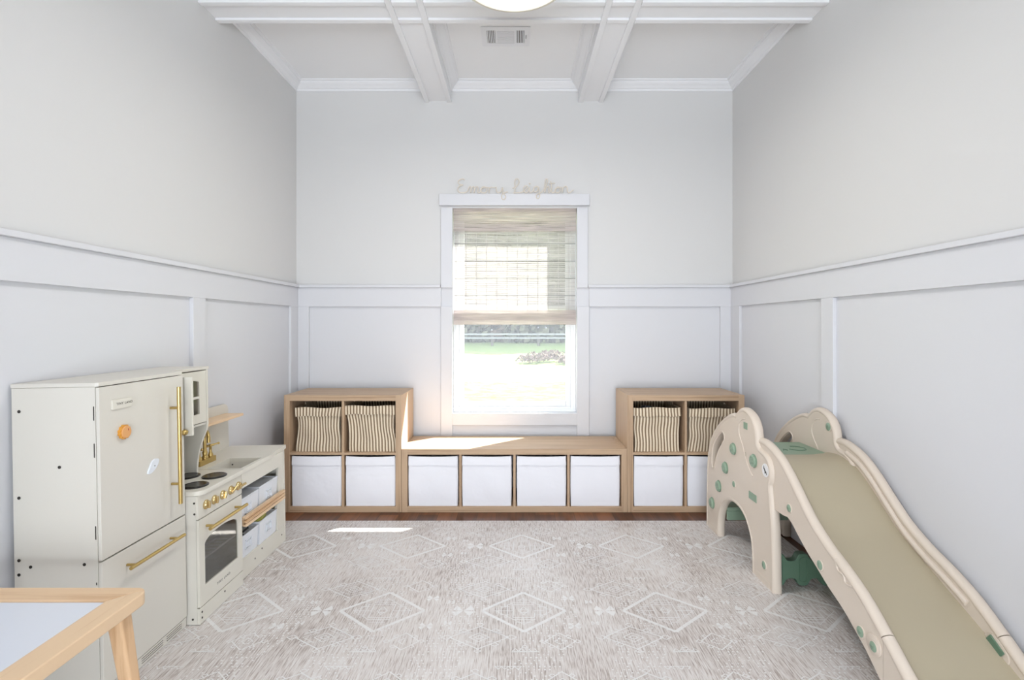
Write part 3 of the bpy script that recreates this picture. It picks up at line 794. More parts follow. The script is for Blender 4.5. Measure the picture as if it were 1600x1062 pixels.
# back board of the hob and sink
y2, y3 = 2.396, 2.888
mb = MB(); mb.box(XBk, XBk+.008, y1+.002, YC1, .5, 1.01); kb(mb, 'back_panel', cr_)
yr = 2.862
bp = [(YC1, .52), (yr, .52), (yr+.004, .56), (yr, .62), (yr, .70), (yr+.002, .745), (yr-.006, .768), (yr-.03, .782), (YC1, .782)]
mb = MB(); mb.prism(bp, 'X', XBk, XBk+.009); kb(mb, 'splashback', cr_, bevel=.0008, seg=1)
mb = MB(); mb.box(XBk+.009, -1.493, YC1+.001, 2.832, .716, .731); kb(mb, 'wooden_shelf', M['beechY'], bevel=.003)
# counter
zt_ = .538; zb2 = .518
def rounded(x0, x1, ya, yb, r, corners, n=6):
    out = []
    for (cx, cy, a0, key) in ((x1, yb, 0, 'RT'), (x0, yb, 90, 'LT'), (x0, ya, 180, 'LB'), (x1, ya, 270, 'RB')):
        if key in corners:
            ox = cx-r if 'R' in key else cx+r; oy = cy-r if 'T' in key else cy+r
            for i in range(n+1):
                a = R(a0+90*i/n); out.append((ox+r*math.cos(a), oy+r*math.sin(a)))
        else: out.append((cx, cy))
    return out
XS = -1.274
mb = MB(); mb.prism(rounded(XBk+.009, XS+.014, y1+.004, y2-.002, .035, ('RB',)), 'Z', zb2, zt_); kb(mb, 'hob_top', ce, bevel=.004)
for k, (bx_, by_) in enumerate(((-1.335, 2.148), (-1.335, 2.284), (-1.455, 2.148), (-1.455, 2.284))):
    mb = MB(); mb.lathe([(.050, zt_), (.050, zt_+.004), (.046, zt_+.0065), (.040, zt_+.0065), (.039, zt_+.0055), (.002, zt_+.0055)], (bx_, by_, 0), 'Z', 36); kb(mb, 'burner', M['black'])
# sink counter with basin
bs = (-1.445, -1.285, y2+.012, 2.606)
mb = MB(); mb.prism([(XBk+.009, y2), (XS+.008, y2), (XS+.008, 2.612), (XS+.012, 2.66), (XS-.004, 2.74), (XS-.014, y3), (XBk+.009, y3)], 'Z', zb2, zt_, holes=[[(bs[0], bs[2]), (bs[0], bs[3]), (bs[1], bs[3]), (bs[1], bs[2])]])
kb(mb, 'sink_counter', ce)
mb = MB(); b0, b1_, b2_, b3 = bs; zf = .452
mb.box(b0-.006, b0+.0003, b2_, b3, zf, zb2); mb.box(b0-.006, b1_, b3-.0003, b3+.006, zf, zb2); mb.box(b0-.006, b1_, b2_-.006, b2_+.0003, zf, zb2); mb.box(b0-.006, b1_, b2_, b3, zf-.006, zf)
sk = kb(mb, 'basin', cr_)
for z in (.505, .480): mb = MB(); mb.lathe([(.004, -.0001), (.004, -.002), (.002, -.002)], (b0+.012, b3-.0003, z), 'Y', 10); kb(mb, 'screw', M['steel'], sk)
mb = MB(); mb.box(XS-.012, XS+.002, y2+.001, 2.812, .446, zb2+.002); kb(mb, 'sink_apron', ce, bevel=.002)
# faucet
mb = MB(); mb.box(-1.527, -1.494, 2.440, 2.570, zt_, zt_+.026); fc = kb(mb, 'faucet', M['gold'], bevel=.002)
mb = MB(); fx = -1.511; fy = 2.505; zf0 = zt_+.026
mb.lathe([(.015, zf0), (.015, zf0+.006), (.010, zf0+.014), (.012, zf0+.03), (.0085, zf0+.036), (.0085, zf0+.04)], (fx, fy, 0), 'Z', 20)
mb.tube(catmull([(fx, fy, zf0+.03), (fx, fy, .64), (fx, fy, .672), (fx+.012, fy-.012, .697), (fx+.030, fy-.028, .698), (fx+.043, fy-.040, .678), (fx+.045, fy-.042, .650)], 5), .0078, 14)
kb(mb, 'spout', M['gold'], fc)
for sy in (-1, 1):
    mb = MB(); yy = fy+sy*.046
    mb.lathe([(.012, zf0), (.012, zf0+.008), (.006, zf0+.022), (.006, zf0+.045), (.009, zf0+.05), (.006, zf0+.058), (.001, zf0+.060)], (fx, yy, 0), 'Z', 18)
    mb.cyl((fx-.020, yy-.004, zf0+.050), (fx+.026, yy+sy*.022, zf0+.058), .0042, 10); mb.ball((fx+.028, yy+sy*.023, zf0+.0585), .006, 10)
    mb.cyl((fx-.006, yy-.018, zf0+.050), (fx+.006, yy+.018, zf0+.050), .0038, 10)
    kb(mb, 'tap_handle', M['gold'], fc)
# stove front
mb = MB(); mb.box(XBk+.009, XS-.012, y1+.006, y1+.018, 0, zb2); st = kb(mb, 'stove_side', cr_, bevel=.001)
mb = MB(); mb.box(XBk+.009, XS-.012, y2-.012, y2, 0, zb2); kb(mb, 'stove_side', cr_, bevel=.001)
mb = MB(); mb.box(XBk+.012, XS-.014, y1+.018, y2-.012, .415, .425); mb.box(XBk+.012, XS-.014, y1+.018, y2-.012, .065, .075); mb.box(XBk+.009, XBk+.015, y1+.018, y2-.012, 0, zb2); kb(mb, 'oven_carcass', cr_)
mb = MB(); mb.box(XS-.012, XS-.001, y1+.006, y2, .424, zb2); cp = kb(mb, 'control_panel', ce, bevel=.001)
mb = MB(); mb.box(XS-.012, XS-.001, y1+.006, y2, 0, .064); kb(mb, 'stove_plinth', ce, bevel=.001)
oy0, oy1 = y1+.008, y2-.004
ap = arch_poly(oy0+.036, oy1-.036, .144, .308, .342, 16)
mb = MB(); mb.prism([(oy0, .068), (oy1, .068), (oy1, .420), (oy0, .420)], 'X', XS-.011, XS, holes=[list(reversed(ap))]); od = kb(mb, 'oven_door', ce)
mb = MB(); mb.prism(ap, 'X', XS-.008, XS-.005); kb(mb, 'oven_window', M['acrylic'], od, smooth=False)
bar_handle((XS, 2.085, .381), 'Y', .285, .0075, od, (.12, .88), .036)
ktext('TINY LAND', .014, XS+.0002, 2.236, .106, od, 1.5)
mb = MB(); mb.box(XS-.10, XS-.09, y1+.02, y2-.014, .235, .243)
for k in range(9): yq = y1+.03+k*.034; mb.cyl((XS-.02, yq, .24), (XS-.28, yq, .24), .002, 6)
mb.cyl((XS-.02, y1+.02, .24), (XS-.02, y2-.014, .24), .0045, 8)
kb(mb, 'oven_rack', M['bin'])
for k, yq in enumerate((2.119, 2.177, 2.239, 2.303, 2.364)):
    mb = MB(); c = (XS-.001, yq, .469)
    mb.lathe([(.0195, 0), (.0195, .004), (.016, .007), (.0150, .012), (.003, .013)], c, 'X', 28)
    a = R((95, 95, 80, 35, 10)[k]); d = Vector((0, math.cos(a), math.sin(a)))
    mb.tube([Vector(c)+Vector((.013, 0, 0))-d*.014, Vector(c)+Vector((.016, 0, 0)), Vector(c)+Vector((.015+(0, 0, 0, .004, .008)[k], 0, 0))+d*(.014, .014, .014, .022, .026)[k]], [.0055, .006, .0055], 10)
    kb(mb, 'control_knob', M['goldp'], cp)
def kscrew(p, ax, sg):
    mb = MB(); mb.lathe([(.0042, -.0005*sg), (.0042, .0012*sg), (.002, .0012*sg)], p, ax, 10); kb(mb, 'screw', M['steel'])
for (px, py) in ((303.3, 790), (303.8, 807)):
    Yq = y1+.006; X = (px-806)/800*Yq; Z = CAMZ-(py-509)/800*Yq; kscrew((X+.0175*Z, Yq, Z), 'Y', -1)
kscrew((XS-.03, y1+.006, .022), 'Y', -1); kscrew((XS-.001, y1+.02, .022), 'X', 1); kscrew((XS-.001, y1+.02, .045), 'X', 1); kscrew((XS-.001, 2.245, .045), 'X', 1)
# bin bay under the sink
XE = XS-.026
mb = MB(); mb.box(XBk+.009, XE+.004, y3-.014, y3-.002, 0, zb2); kb(mb, 'end_panel', ce, bevel=.001)
mb = MB(); mb.box(XE-.010, XE+.002, y2+.001, y3-.014, 0, .094); kb(mb, 'kick_board', ce, bevel=.001)
mb = MB(); mb.box(XE-.010, XE+.002, 2.812, y3-.014, .094, zb2); mb.box(XE-.010, XE+.002, 2.79, 2.812, .094, .235); kb(mb, 'front_frame', ce, bevel=.001)
mb = MB(); mb.box(XBk+.009, XE-.01, y2+.001, y3-.014, .086, .094); kb(mb, 'bay_shelf', cr_)
mb = MB(); mb.box(XBk+.009, XE-.01, y2+.001, y3-.014, .248, .256); kb(mb, 'bay_shelf', cr_)
mb = MB(); mb.box(XBk+.009, XBk+.015, y2+.001, y3-.014, 0, zb2); kb(mb, 'back_panel', cr_)
for yq in (2.55, 2.62, 2.84): kscrew((XE+.002, yq, .05 if yq != 2.62 else .07), 'X', 1)
mb = MB()
for a, b in ((.252, .267), (.2695, .2845), (.287, .302)):
    pts = [(2.425, a+.003), (2.432, a), (2.836, a), (2.842, a+.003), (2.842, b-.003), (2.836, b), (2.432, b), (2.425, b-.003)]
    mb.prism(pts, 'X', XE+.012, XE+.026)
mb.box(XE+.002, XE+.0125, 2.432, 2.836, .256, .298)
kb(mb, 'wooden_rail', M['beechY'], bevel=.0015)

# bins in the bay
def small_bin(ya, yb, za, h, label, xo=0.0):
    xf = XE+.000+xo; d = .23; p = (xf-d/2, (ya+yb)/2, za); ww = yb-ya
    t = thing('plastic_bin', label, 'bin', K(p), 'white bins in the toy kitchen', KROT)
    x0, x1 = xf-d, xf; w = .003; f = .006
    mb = MB(); n = 8
    def ringv(k, z): return [(x0+k, ya+k, z), (x1-k, ya+k, z), (x1-k, yb-k, z), (x0+k, yb-k, z)]
    vs = ringv(f, za)+ringv(0, za+h)+ringv(w, za+h)+ringv(f+w, za+w)
    fs = [(3, 2, 1, 0), (12, 13, 14, 15)]
    for a in (0, 4, 8):
        for i in range(4): j = (i+1) % 4; fs.append((a+i, a+j, a+4+j, a+4+i))
    mb.add(vs, fs)
    mb.box(x0-.001, x1+.002, ya-.0005, yb+.0005, za+h-.007, za+h-.004)
    mb.build('bin_body', M['bin'], t, p)
    mb = MB(); cy = (ya+yb)/2; cz = za+h*.52; q = .028
    for s_ in (q, q*.62):
        mb.box(x1-.003, x1+.003, cy-s_, cy+s_, cz+s_*.8-.003, cz+s_*.8); mb.box(x1-.003, x1+.003, cy-s_, cy+s_, cz-s_*.8, cz-s_*.8+.003)
        mb.box(x1-.003, x1+.003, cy-s_, cy-s_+.003, cz-s_*.8, cz+s_*.8); mb.box(x1-.003, x1+.003, cy+s_-.003, cy+s_, cz-s_*.8, cz+s_*.8)
    mb.build('label_frame', M['bin'], t, p, bevel=.0006, seg=1)
    return p
small_bin(2.402, 2.600, .257, .124, 'white plastic bin on the upper bay shelf, nearer the oven')
small_bin(2.608, 2.805, .257, .130, 'white plastic bin on the upper bay shelf, nearer the oak shelf')
small_bin(2.402, 2.592, .095, .108, 'white plastic bin below the wooden rail, nearer the oven')
small_bin(2.600, 2.785, .095, .118, 'white plastic bin below the wooden rail holding yellow-green toy food', .003)
# toys in the bins
def ktoy(name, label, cat, p, build, m):
    t = MB(); build(t); o = t.build(name, m, None, p); o.location = K(p); o.rotation_euler = KROT; tag(o, label, cat); return o
p = (-1.345, 2.690, .345); ktoy('toy_ball', 'orange-brown toy ball in the upper far bin', 'toy', p, lambda b: b.ball(p, .030, 20), mat('toast brown toy', '#a8723a', .5))
p2 = (-1.365, 2.640, .352); ktoy('toy_pot', 'black toy pot in the upper far bin', 'toy', p2, lambda b: (b.lathe([(.005, -.02), (.036, -.018), (.038, .018), (.040, .020), (.036, .020), (.034, -.012), (.004, -.014)], p2, 'Z', 24), b.cyl((p2[0], p2[1]-.036, p2[2]+.012), (p2[0], p2[1]-.075, p2[2]+.014), .005, 8)), M['black'])
p3 = (-1.325, 2.665, .205); ktoy('toy_banana', 'yellow-green toy banana in the lower far bin', 'toy food', p3, lambda b: b.tube(catmull([(p3[0], p3[1]-.055, p3[2]-.004), (p3[0]+.002, p3[1]-.03, p3[2]+.006), (p3[0], p3[1], p3[2]+.014), (p3[0]-.002, p3[1]+.03, p3[2]+.016), (p3[0]-.004, p3[1]+.055, p3[2]+.014)], 4), [.006, .012, .015, .017, .018, .0185, .019, .0195, .0195, .0195, .019, .0185, .017, .014, .011, .008, .004], 14), mat('yellow green toy', '#a3a148', .5))
p4 = (-1.335, 2.450, .190); ktoy('toy_pan', 'small black toy pan in the lower near bin', 'toy', p4, lambda b: (b.lathe([(.004, -.012), (.030, -.010), (.034, .012), (.031, .012), (.027, -.006), (.003, -.007)], p4, 'Z', 24), b.cyl((p4[0], p4[1]+.03, p4[2]+.008), (p4[0]+.012, p4[1]+.085, p4[2]+.02), .005, 8)), M['black'])
# magnets on the fridge door
def disc_gear(b, c, r, n, d):
    pts = []
    for i in range(n*2):
        rr_ = r if i % 2 == 0 else r*.88
        for q in (-.25, .25): a = math.pi*(i+q)/n; pts.append((c[1]+rr_*math.cos(a), c[2]+rr_*math.sin(a)))
    b.prism(pts, 'X', c[0], c[0]+d*.7, 0); b.lathe([(r*.84, d*.7), (r*.84, d*.9), (r*.78, d), (.001, d)], c, 'X', 28, 1); b.box(c[0]+d-.0005, c[0]+d+.0006, c[1]+.004, c[1]+.0065, c[2]+.004, c[2]+.011, 2)
p = (XF+.0004, 1.741, .848); ktoy('fridge_magnet', 'round orange scalloped magnet on the fridge door', 'magnet', p, lambda b: disc_gear(b, p, .0245, 11, .015), [M['orange'], mat('peach toy face', '#e0a468', .5), mat('red arrow', '#b03a2a', .5)])
p5 = (XF+.0004, 1.880, .692)
def cloudm(b):
    pts = [(-.028, -.020), (-.010, -.019), (.010, -.008), (.024, .008), (.026, .020), (.014, .026), (-.002, .023), (-.013, .012), (-.020, .000), (-.027, -.010)]
    pts = [tuple(q) for q in catmull(pts, 4, True)]
    b.prism([(p5[1]+x, p5[2]+y) for x, y in [(q[0], q[1]) for q in pts]], 'X', p5[0], p5[0]+.006); b.lathe([(.002, .006), (.002, .0068), (.0005, .0068)], (p5[0], p5[1]+.003, p5[2]+.002), 'X', 8, 1)
ktoy('fridge_magnet', 'small white feather-shaped magnet near the fridge handle', 'magnet', p5, cloudm, [mat('white toy plastic', '#e3e8ee', .4), M['steel']])

# ------------------------------------------------------------------ play table in the left foreground
TX, TY, TZ = -1.030, 1.445, .480
tb = thing('play_table', 'beech-framed play table with white top in the left foreground', 'table', (TX-.35, TY-.35, 0)); og = tuple(tb.location)
tx0, ty0 = TX-.56, TY-.80; fw = .071
def rr_poly(x0, x1, ya, yb, r, n=7): return rounded(x0, x1, ya, yb, r, ('RT', 'LT', 'LB', 'RB'), n)
ia = (tx0+fw, TX-fw, ty0+fw, TY-fw)
cut = .0008
for (nm_, pts, mm_) in (('far_rail', [(tx0, TY), (tx0+fw, TY-fw), (TX-fw, TY-fw), (TX, TY)], 'beechX'), ('near_rail', [(tx0, ty0), (TX, ty0), (TX-fw, ty0+fw), (tx0+fw, ty0+fw)], 'beechX'), ('side_rail', [(TX, ty0), (TX, TY), (TX-fw, TY-fw), (TX-fw, ty0+fw)], 'beechY'), ('side_rail', [(tx0, ty0), (tx0+fw, ty0+fw), (tx0+fw, TY-fw), (tx0, TY)], 'beechY')):
    # clip the outer corner round
    q = []; r = .035
    for (x, y) in pts:
        if (x in (tx0, TX)) and (y in (ty0, TY)):
            sx = 1 if x == tx0 else -1; sy = 1 if y == ty0 else -1
            arc = []
            a_mid = math.atan2(-sy, -sx)
            hor = (mm_ == 'beechX')
            for i in range(6):
                # half of the corner arc belonging to this rail
                f = i/5*(math.pi/4)
                ang = a_mid
                if hor: base = math.atan2(-sy, 0); ang = base+(a_mid-base)*(1-0)*(i/5) if abs(a_mid-base) < 2 else base
                else: base = math.atan2(0, -sx); dlt = (a_mid-base+math.pi) % (2*math.pi)-math.pi; ang = base+dlt*(i/5)
                if hor: dlt = (a_mid-base+math.pi) % (2*math.pi)-math.pi; ang = base+dlt*(i/5)
                arc.append((x+sx*r+r*math.cos(ang), y+sy*r+r*math.sin(ang)))
            # arc runs from the rail's outer edge to the diagonal
            nxt = pts[(pts.index((x, y))+1) % len(pts)]
            outer_next = (nxt[0] in (tx0, TX)) and (nxt[1] in (ty0, TY))
            q += (list(reversed(arc)) if outer_next else arc)
        else: q.append((x, y))
    MB().prism(q, 'Z', TZ-.036, TZ).build(nm_, M[mm_], tb, og, bevel=.004, seg=3)
MB().box(ia[0]+.0015, ia[1]-.0015, ia[2]+.0015, ia[3]-.0015, TZ-.016, TZ-.004).build('tabletop_board', M['laminate'], tb, og, bevel=.0008)
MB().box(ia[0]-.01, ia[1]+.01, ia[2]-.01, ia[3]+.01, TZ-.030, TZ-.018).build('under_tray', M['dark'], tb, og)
for sx, sy in ((1, 1), (1, -1), (-1, 1), (-1, -1)):
    cx_ = (TX-.050) if sx > 0 else (tx0+.050); cy_ = (TY-.055) if sy > 0 else (ty0+.055)
    mb = MB(); top = Vector((cx_, cy_, TZ-.037)); bot = Vector((cx_+sx*.045, cy_+sy*.03, .0085 if cx_ > rx0 else .0005))
    vs = []
    for c_, h_ in ((top, .0215), (bot, .0145)):
        vs += [(c_.x-h_, c_.y-h_, c_.z), (c_.x+h_, c_.y-h_, c_.z), (c_.x+h_, c_.y+h_, c_.z), (c_.x-h_, c_.y+h_, c_.z)]
    mb.add(vs, [(0, 1, 2, 3), (7, 6, 5, 4), (0, 4, 5, 1), (1, 5, 6, 2), (2, 6, 7, 3), (3, 7, 4, 0)])
    mb.build('leg', M['beechZ'], tb, og, bevel=.007, seg=3)

# ------------------------------------------------------------------ toddler slide
sl = thing('toddler_slide', 'beige plastic toddler slide with sage green knobs along the right wall', 'slide', (1.37, 2.3, RZ)); SO = (1.37, 2.3, RZ)
def sb(mb, name, m, parent=sl, **kw): return mb.build(name, m, parent, SO, **kw)
OUT = [(2.335, RZ), (2.338, .15), (2.345, .29), (2.362, .40), (2.374, .485), (2.362, .515), (2.360, .550), (2.375, .580), (2.405, .596), (2.440, .602), (2.470, .612), (2.494, .640), (2.502, .680), (2.512, .715), (2.535, .744), (2.570, .763), (2.615, .772), (2.655, .762), (2.686, .738), (2.705, .722), (2.75, .722), (2.812, .700), (2.90, .652), (2.984, .587), (3.046, .512), (3.075, .440), (3.088, .36), (3.095, .24), (3.10, .12), (3.10, RZ)]
ARC = [(2.966, RZ), (2.962, .09), (2.940, .165), (2.895, .232), (2.83, .275), (2.760, .296), (2.70, .297), (2.648, .290), (2.592, .266), (2.552, .228), (2.515, .170), (2.500, .09), (2.497, RZ)]
SLOT = [(2.872, .612), (2.862, .590), (2.900, .548), (2.950, .495), (2.985, .440), (3.003, .398), (3.018, .388), (3.030, .400), (3.030, .445), (3.010, .510), (2.962, .565), (2.900, .612)]
def inset(pts, d, closed=True):
    n = len(pts); out = []
    for i in range(n):
        a = Vector(pts[i-1] if (closed or i) else pts[i]); b = Vector(pts[(i+1) % n] if (closed or i < n-1) else pts[i])
        tn = (b-a).normalized(); out.append((pts[i][0]-tn.y*d, pts[i][1]+tn.x*d))
    return out
def sm(pts, n=4): return [(p.x, p.y) for p in catmull([(a, b, 0) for a, b in pts], n)]
def side_panel(xa, xb, name):
    th = xb-xa; o_ = sm(OUT); a_ = sm(ARC); sl_ = [(p.x, p.y) for p in catmull([(a, b, 0) for a, b in SLOT], 3, True)]
    rim = .014; q = inset(o_, rim, False); q[0] = (q[0][0], RZ); q[-1] = (q[-1][0], RZ)
    q2 = inset(a_, .008, False); q2[0] = (q2[0][0], RZ); q2[-1] = (q2[-1][0], RZ)
    # order: up the near side, over, down the far side, then back through the arch
    mb = MB(); face = q+[(q2[0][0], RZ)]+q2[1:]
    mb.prism(face, 'X', xa+.004, xb-.004, holes=[list(reversed(sl_))])
    cxm = (xa+xb)/2
    # rounded rims
    mb.tube([(cxm, y, max(z, RZ)) for y, z in inset(o_, rim, False)], .0145, 14, up=(1, 0, 0), flat=th/2/.0145)
    mb.tube([(cxm, y, max(z, RZ)) for y, z in inset(a_, .013, False)], .0145, 12, up=(1, 0, 0), flat=th/2/.0145)
    # feet
    for ya, yb in ((2.345, 2.49), (2.972, 3.095)): mb.box(xa+.0025, xb-.0025, ya, yb, RZ, RZ+.03)
    # slot lip
    ar = sum(a[0]*b[1]-b[0]*a[1] for a, b in zip(sl_, sl_[1:]+sl_[:1]))
    mb.tube([(cxm, y, z) for y, z in inset(sl_, .006 if ar < 0 else -.006)], .007, 10, closed=True, up=(1, 0, 0), flat=th/2/.007)
    return sb(mb, name, M['slide'], angle=50), sl_
PXa, PXb = 1.160, 1.205
pn, _ = side_panel(PXa, PXb, 'side_panel')
pn2, _ = side_panel(1.540, 1.585, 'side_panel')
# raised ear outline on both panels
ear = [(2.515, .48), (2.55, .50), (2.585, .535), (2.625, .60), (2.655, .635), (2.672, .67), (2.665, .71), (2.63, .738), (2.59, .742), (2.555, .725), (2.535, .69)]
for xx, par in ((PXa+.004, pn), (1.544, pn2)):
    mb = MB(); mb.tube([(xx, a, b) for a, b in sm(ear, 4)][:32], .0035, 8, up=(1, 0, 0)); sb(mb, 'raised_outline', M['slide'], par)
def XY(px, py, X): Y = X*800/(px-806); return Y, CAMZ-(py-509)/800*Y
def knob_big(px, py, r, par=pn):
    Y, Z = XY(px, py, PXa); x = PXa+.004; mb = MB()
    mb.lathe([(r*1.12, .001), (r*1.15, -.002), (r*1.0, -.003)], (x, Y, Z), 'X', 24)
    mb.lathe([(r, 0), (r, -.008), (r*.86, -.013), (r*.4, -.015), (.001, -.0155)], (x, Y, Z), 'X', 24)
    for k in range(9): a = k*2*math.pi/9; mb.ball((x-.006, Y+r*.95*math.cos(a), Z+r*.95*math.sin(a)), .0042, 8)
    for k in range(5): a = k*2*math.pi/5; mb.ball((x-.0145, Y+r*.5*math.cos(a), Z+r*.5*math.sin(a)), .0025, 6)
    sb(mb, 'climbing_knob', M['green'], par)
for px, py, r in ((1145.2, 701, .028), (1176.8, 719.7, .029), (1132.8, 730.4, .029), (1122.4, 759, .029), (1112.2, 785.3, .029)): knob_big(px, py, r)
def cap(x, Y, Z, r, par, d=-1):
    mb = MB(); mb.lathe([(r*1.22, 0), (r*1.2, d*.0025), (r, d*.003)], (x, Y, Z), 'X', 22); sb(mb, 'cap_ring', M['slide'], par)
    mb = MB(); mb.lathe([(r, 0), (r, d*.003), (r*.8, d*.0055), (.001, d*.006)], (x, Y, Z), 'X', 20); 
    mb.box(x+min(0, d*.007), x+max(0, d*.007), Y-r*.45, Y+r*.45, Z-.0015, Z+.0015); mb.box(x+min(0, d*.007), x+max(0, d*.007), Y-.0015, Y+.0015, Z-r*.45, Z+r*.45)
    sb(mb, 'screw_cap', M['green'], par)
xo = PXa+.004
cap(xo, *XY(1146, 756, PXa), .0165, pn); cap(xo, *XY(1193, 882.6, PXa), .018, pn)
def plate(x, Y, Z, wy, hz, par, m, sh=0, d=.0025):
    mb = MB(); mb.prism([(Y-wy, Z-hz-sh), (Y+wy, Z-hz+sh), (Y+wy, Z+hz+sh), (Y-wy, Z+hz-sh)], 'X', x-d, x+.001); return sb(mb, 'inset_plate', m, par, bevel=.0008, seg=1)
plate(xo, *XY(1163.8, 665, PXa), .020, .017, pn, M['green'])
plate(xo, *XY(1175, 776, PXa), .040, .018, pn, M['green'])
Y_, Z_ = XY(1194.7, 734.5, PXa)
mb = MB(); mb.lathe([(.031, 0), (.031, -.0015), (.001, -.0016)], (xo, Y_, Z_), 'X', 30); stk = sb(mb, 'round_sticker', M['paper'], pn)
hp = [(.018, .022), (.012, .020), (.010, .012), (-.004, -.002), (-.012, -.006), (-.020, -.022), (-.015, -.022), (-.010, -.014), (-.002, -.012), (.000, -.020), (.004, -.018), (.005, -.008), (.014, .004), (.020, .006), (.019, .010), (.014, .012), (.017, .016)]
mb = MB(); mb.prism([(Y_+a*.85, Z_+b*.85) for a, b in hp], 'X', xo-.0022, xo-.0014); sb(mb, 'emblem', M['ink'], stk)
# small moulded mark
Y_, Z_ = XY(1163.5, 709, PXa); mb = MB()
for k in range(3): mb.box(xo-.001, xo+.0005, Y_-.012, Y_+.012, Z_-.008+k*.007, Z_-.006+k*.007)
sb(mb, 'moulded_mark', M['slide2'], pn)
# small cap on the far panel
cap(1.544, *XY(1290.4, 666.4, 1.530), .020, pn2, -1)
# platform
mb = MB(); mb.box(PXb-.006, 1.546, 2.520, 2.790, .560, .585); pf_ = sb(mb, 'platform', M['green'], bevel=.004)
mb = MB()
for s_ in (-1, 1):
    cx_ = 1.37+s_*.075
    mb.tube([(cx_+.045*math.cos(a)*(1), 2.64+.045*math.sin(a), .5852) for a in [R(d) for d in range(200, 480, 20)]], .0035, 6)
mb.tube([(1.36, 2.60, .5852), (1.37, 2.625, .5852), (1.38, 2.60, .5852)], .003, 6)
sb(mb, 'embossed_lines', M['dgreen'], pf_)
# steps behind the platform
for (z, ya, yb) in ((.385, 2.80, 2.90), (.190, 2.90, 3.02)):
    mb = MB(); mb.box(PXb-.006, 1.546, ya, yb, z-.022, z); mb.box(PXb-.006, 1.546, ya, ya+.02, z-.075, z-.02); sb(mb, 'step', M['green'], bevel=.006)
# wavy green cross brace
mb = MB(); pts = []
N = 60; xa, xb = PXb-.004, 1.545
def wav(x): return .5+.5*math.cos((x-1.222)/.112*2*math.pi)
xs_ = [xa+(xb-xa)*i/N for i in range(N+1)]
sq = lambda v: 1/(1+math.exp(-9*(v-.5)))
topl = [(x, .126+.034*sq(wav(x))) for x in xs_]; botl = [(x, .045-.034*sq(wav(x))) for x in xs_]
mb.prism(topl+botl[::-1], 'Y', 2.375, 2.415)
br = sb(mb, 'cross_brace', M['dgreen'], bevel=.006, seg=3)
for k in range(3):
    x = 1.222+.112*k; mb = MB(); mb.tube([(x-.018*0+.017*math.cos(a), 2.374, .086+(.040 if math.sin(a) > 0 else -.040)+.017*math.sin(a)) for a in [R(d) for d in range(0, 360, 15)]], .0035, 6, closed=True); sb(mb, 'groove_rim', M['dgreen'], br)
# chute
TOP = [(2.515, .655), (2.500, .672), (2.43, .678), (2.36, .662), (2.29, .633), (2.215, .582), (2.14, .520), (2.05, .450), (1.95, .396), (1.84, .352), (1.74, .303), (1.63, .226), (1.54, .160), (1.45, .118), (1.35, .098), (1.27, .092)]
BOT = [(1.27, RZ), (1.50, RZ), (1.56, .020), (1.61, .040), (1.658, .075), (1.722, .126), (1.777, .160), (1.843, .198), (1.93, .234), (2.006, .272), (2.073, .305), (2.136, .343), (2.181, .372), (2.222, .388), (2.27, .383), (2.515, .385)]
BED = [(2.530, .583), (2.47, .590), (2.42, .588), (2.36, .572), (2.304, .545), (2.22, .487), (2.15, .430), (2.072, .373), (1.95, .312), (1.827, .253), (1.725, .204), (1.66, .170), (1.584, .124), (1.50, .085), (1.40, .062), (1.27, .055)]
tt = sm(TOP, 5); bb = sm(BOT, 4); bd = sm(BED, 5)
YS = 1.642
def part_of(pts, lo, hi):
    return [p for p in pts if lo-1e-6 <= p[0] <= hi+1e-6]
def zat(pts, y):
    for a, b in zip(pts, pts[1:]):
        if min(a[0], b[0]) <= y <= max(a[0], b[0]) and a[0] != b[0]: return a[1]+(b[1]-a[1])*(y-a[0])/(b[0]-a[0])
    return pts[-1][1]
for nm, xa, xb in (('near', 1.172, 1.214), ('far', 1.546, 1.588)):
    cxm = (xa+xb)/2
    for k, (lo, hi) in enumerate(((YS+.0012, 2.6), (1.2, YS-.0012))):
        tp = part_of(tt, lo, hi); bp_ = part_of(bb, lo, hi)
        if k == 0: tp = tp+[(lo, zat(tt, lo))]; bp_ = [(lo, zat(bb, lo))]+bp_
        else: tp = [(hi, zat(tt, hi))]+tp; bp_ = bp_+[(hi, zat(bb, hi))]
        mb = MB(); tin = inset(tp, .0) 
        mb.prism([(y, z-.018) for y, z in tp]+bp_, 'X', xa+.006, xb-.006)
        mb.tube([(cxm, y, z-.0165) for y, z in tp], .0165, 16, up=(1, 0, 0), flat=1.22)
        w_ = sb(mb, 'chute_wall' if k == 0 else 'runout_wall', M['slide'], angle=50)
        if nm == 'near' and k == 0: wl = w_
        if nm == 'near' and k == 1: wl2 = w_
        if nm == 'far' and k == 0: wr = w_
        if nm == 'far' and k == 1: wr2 = w_
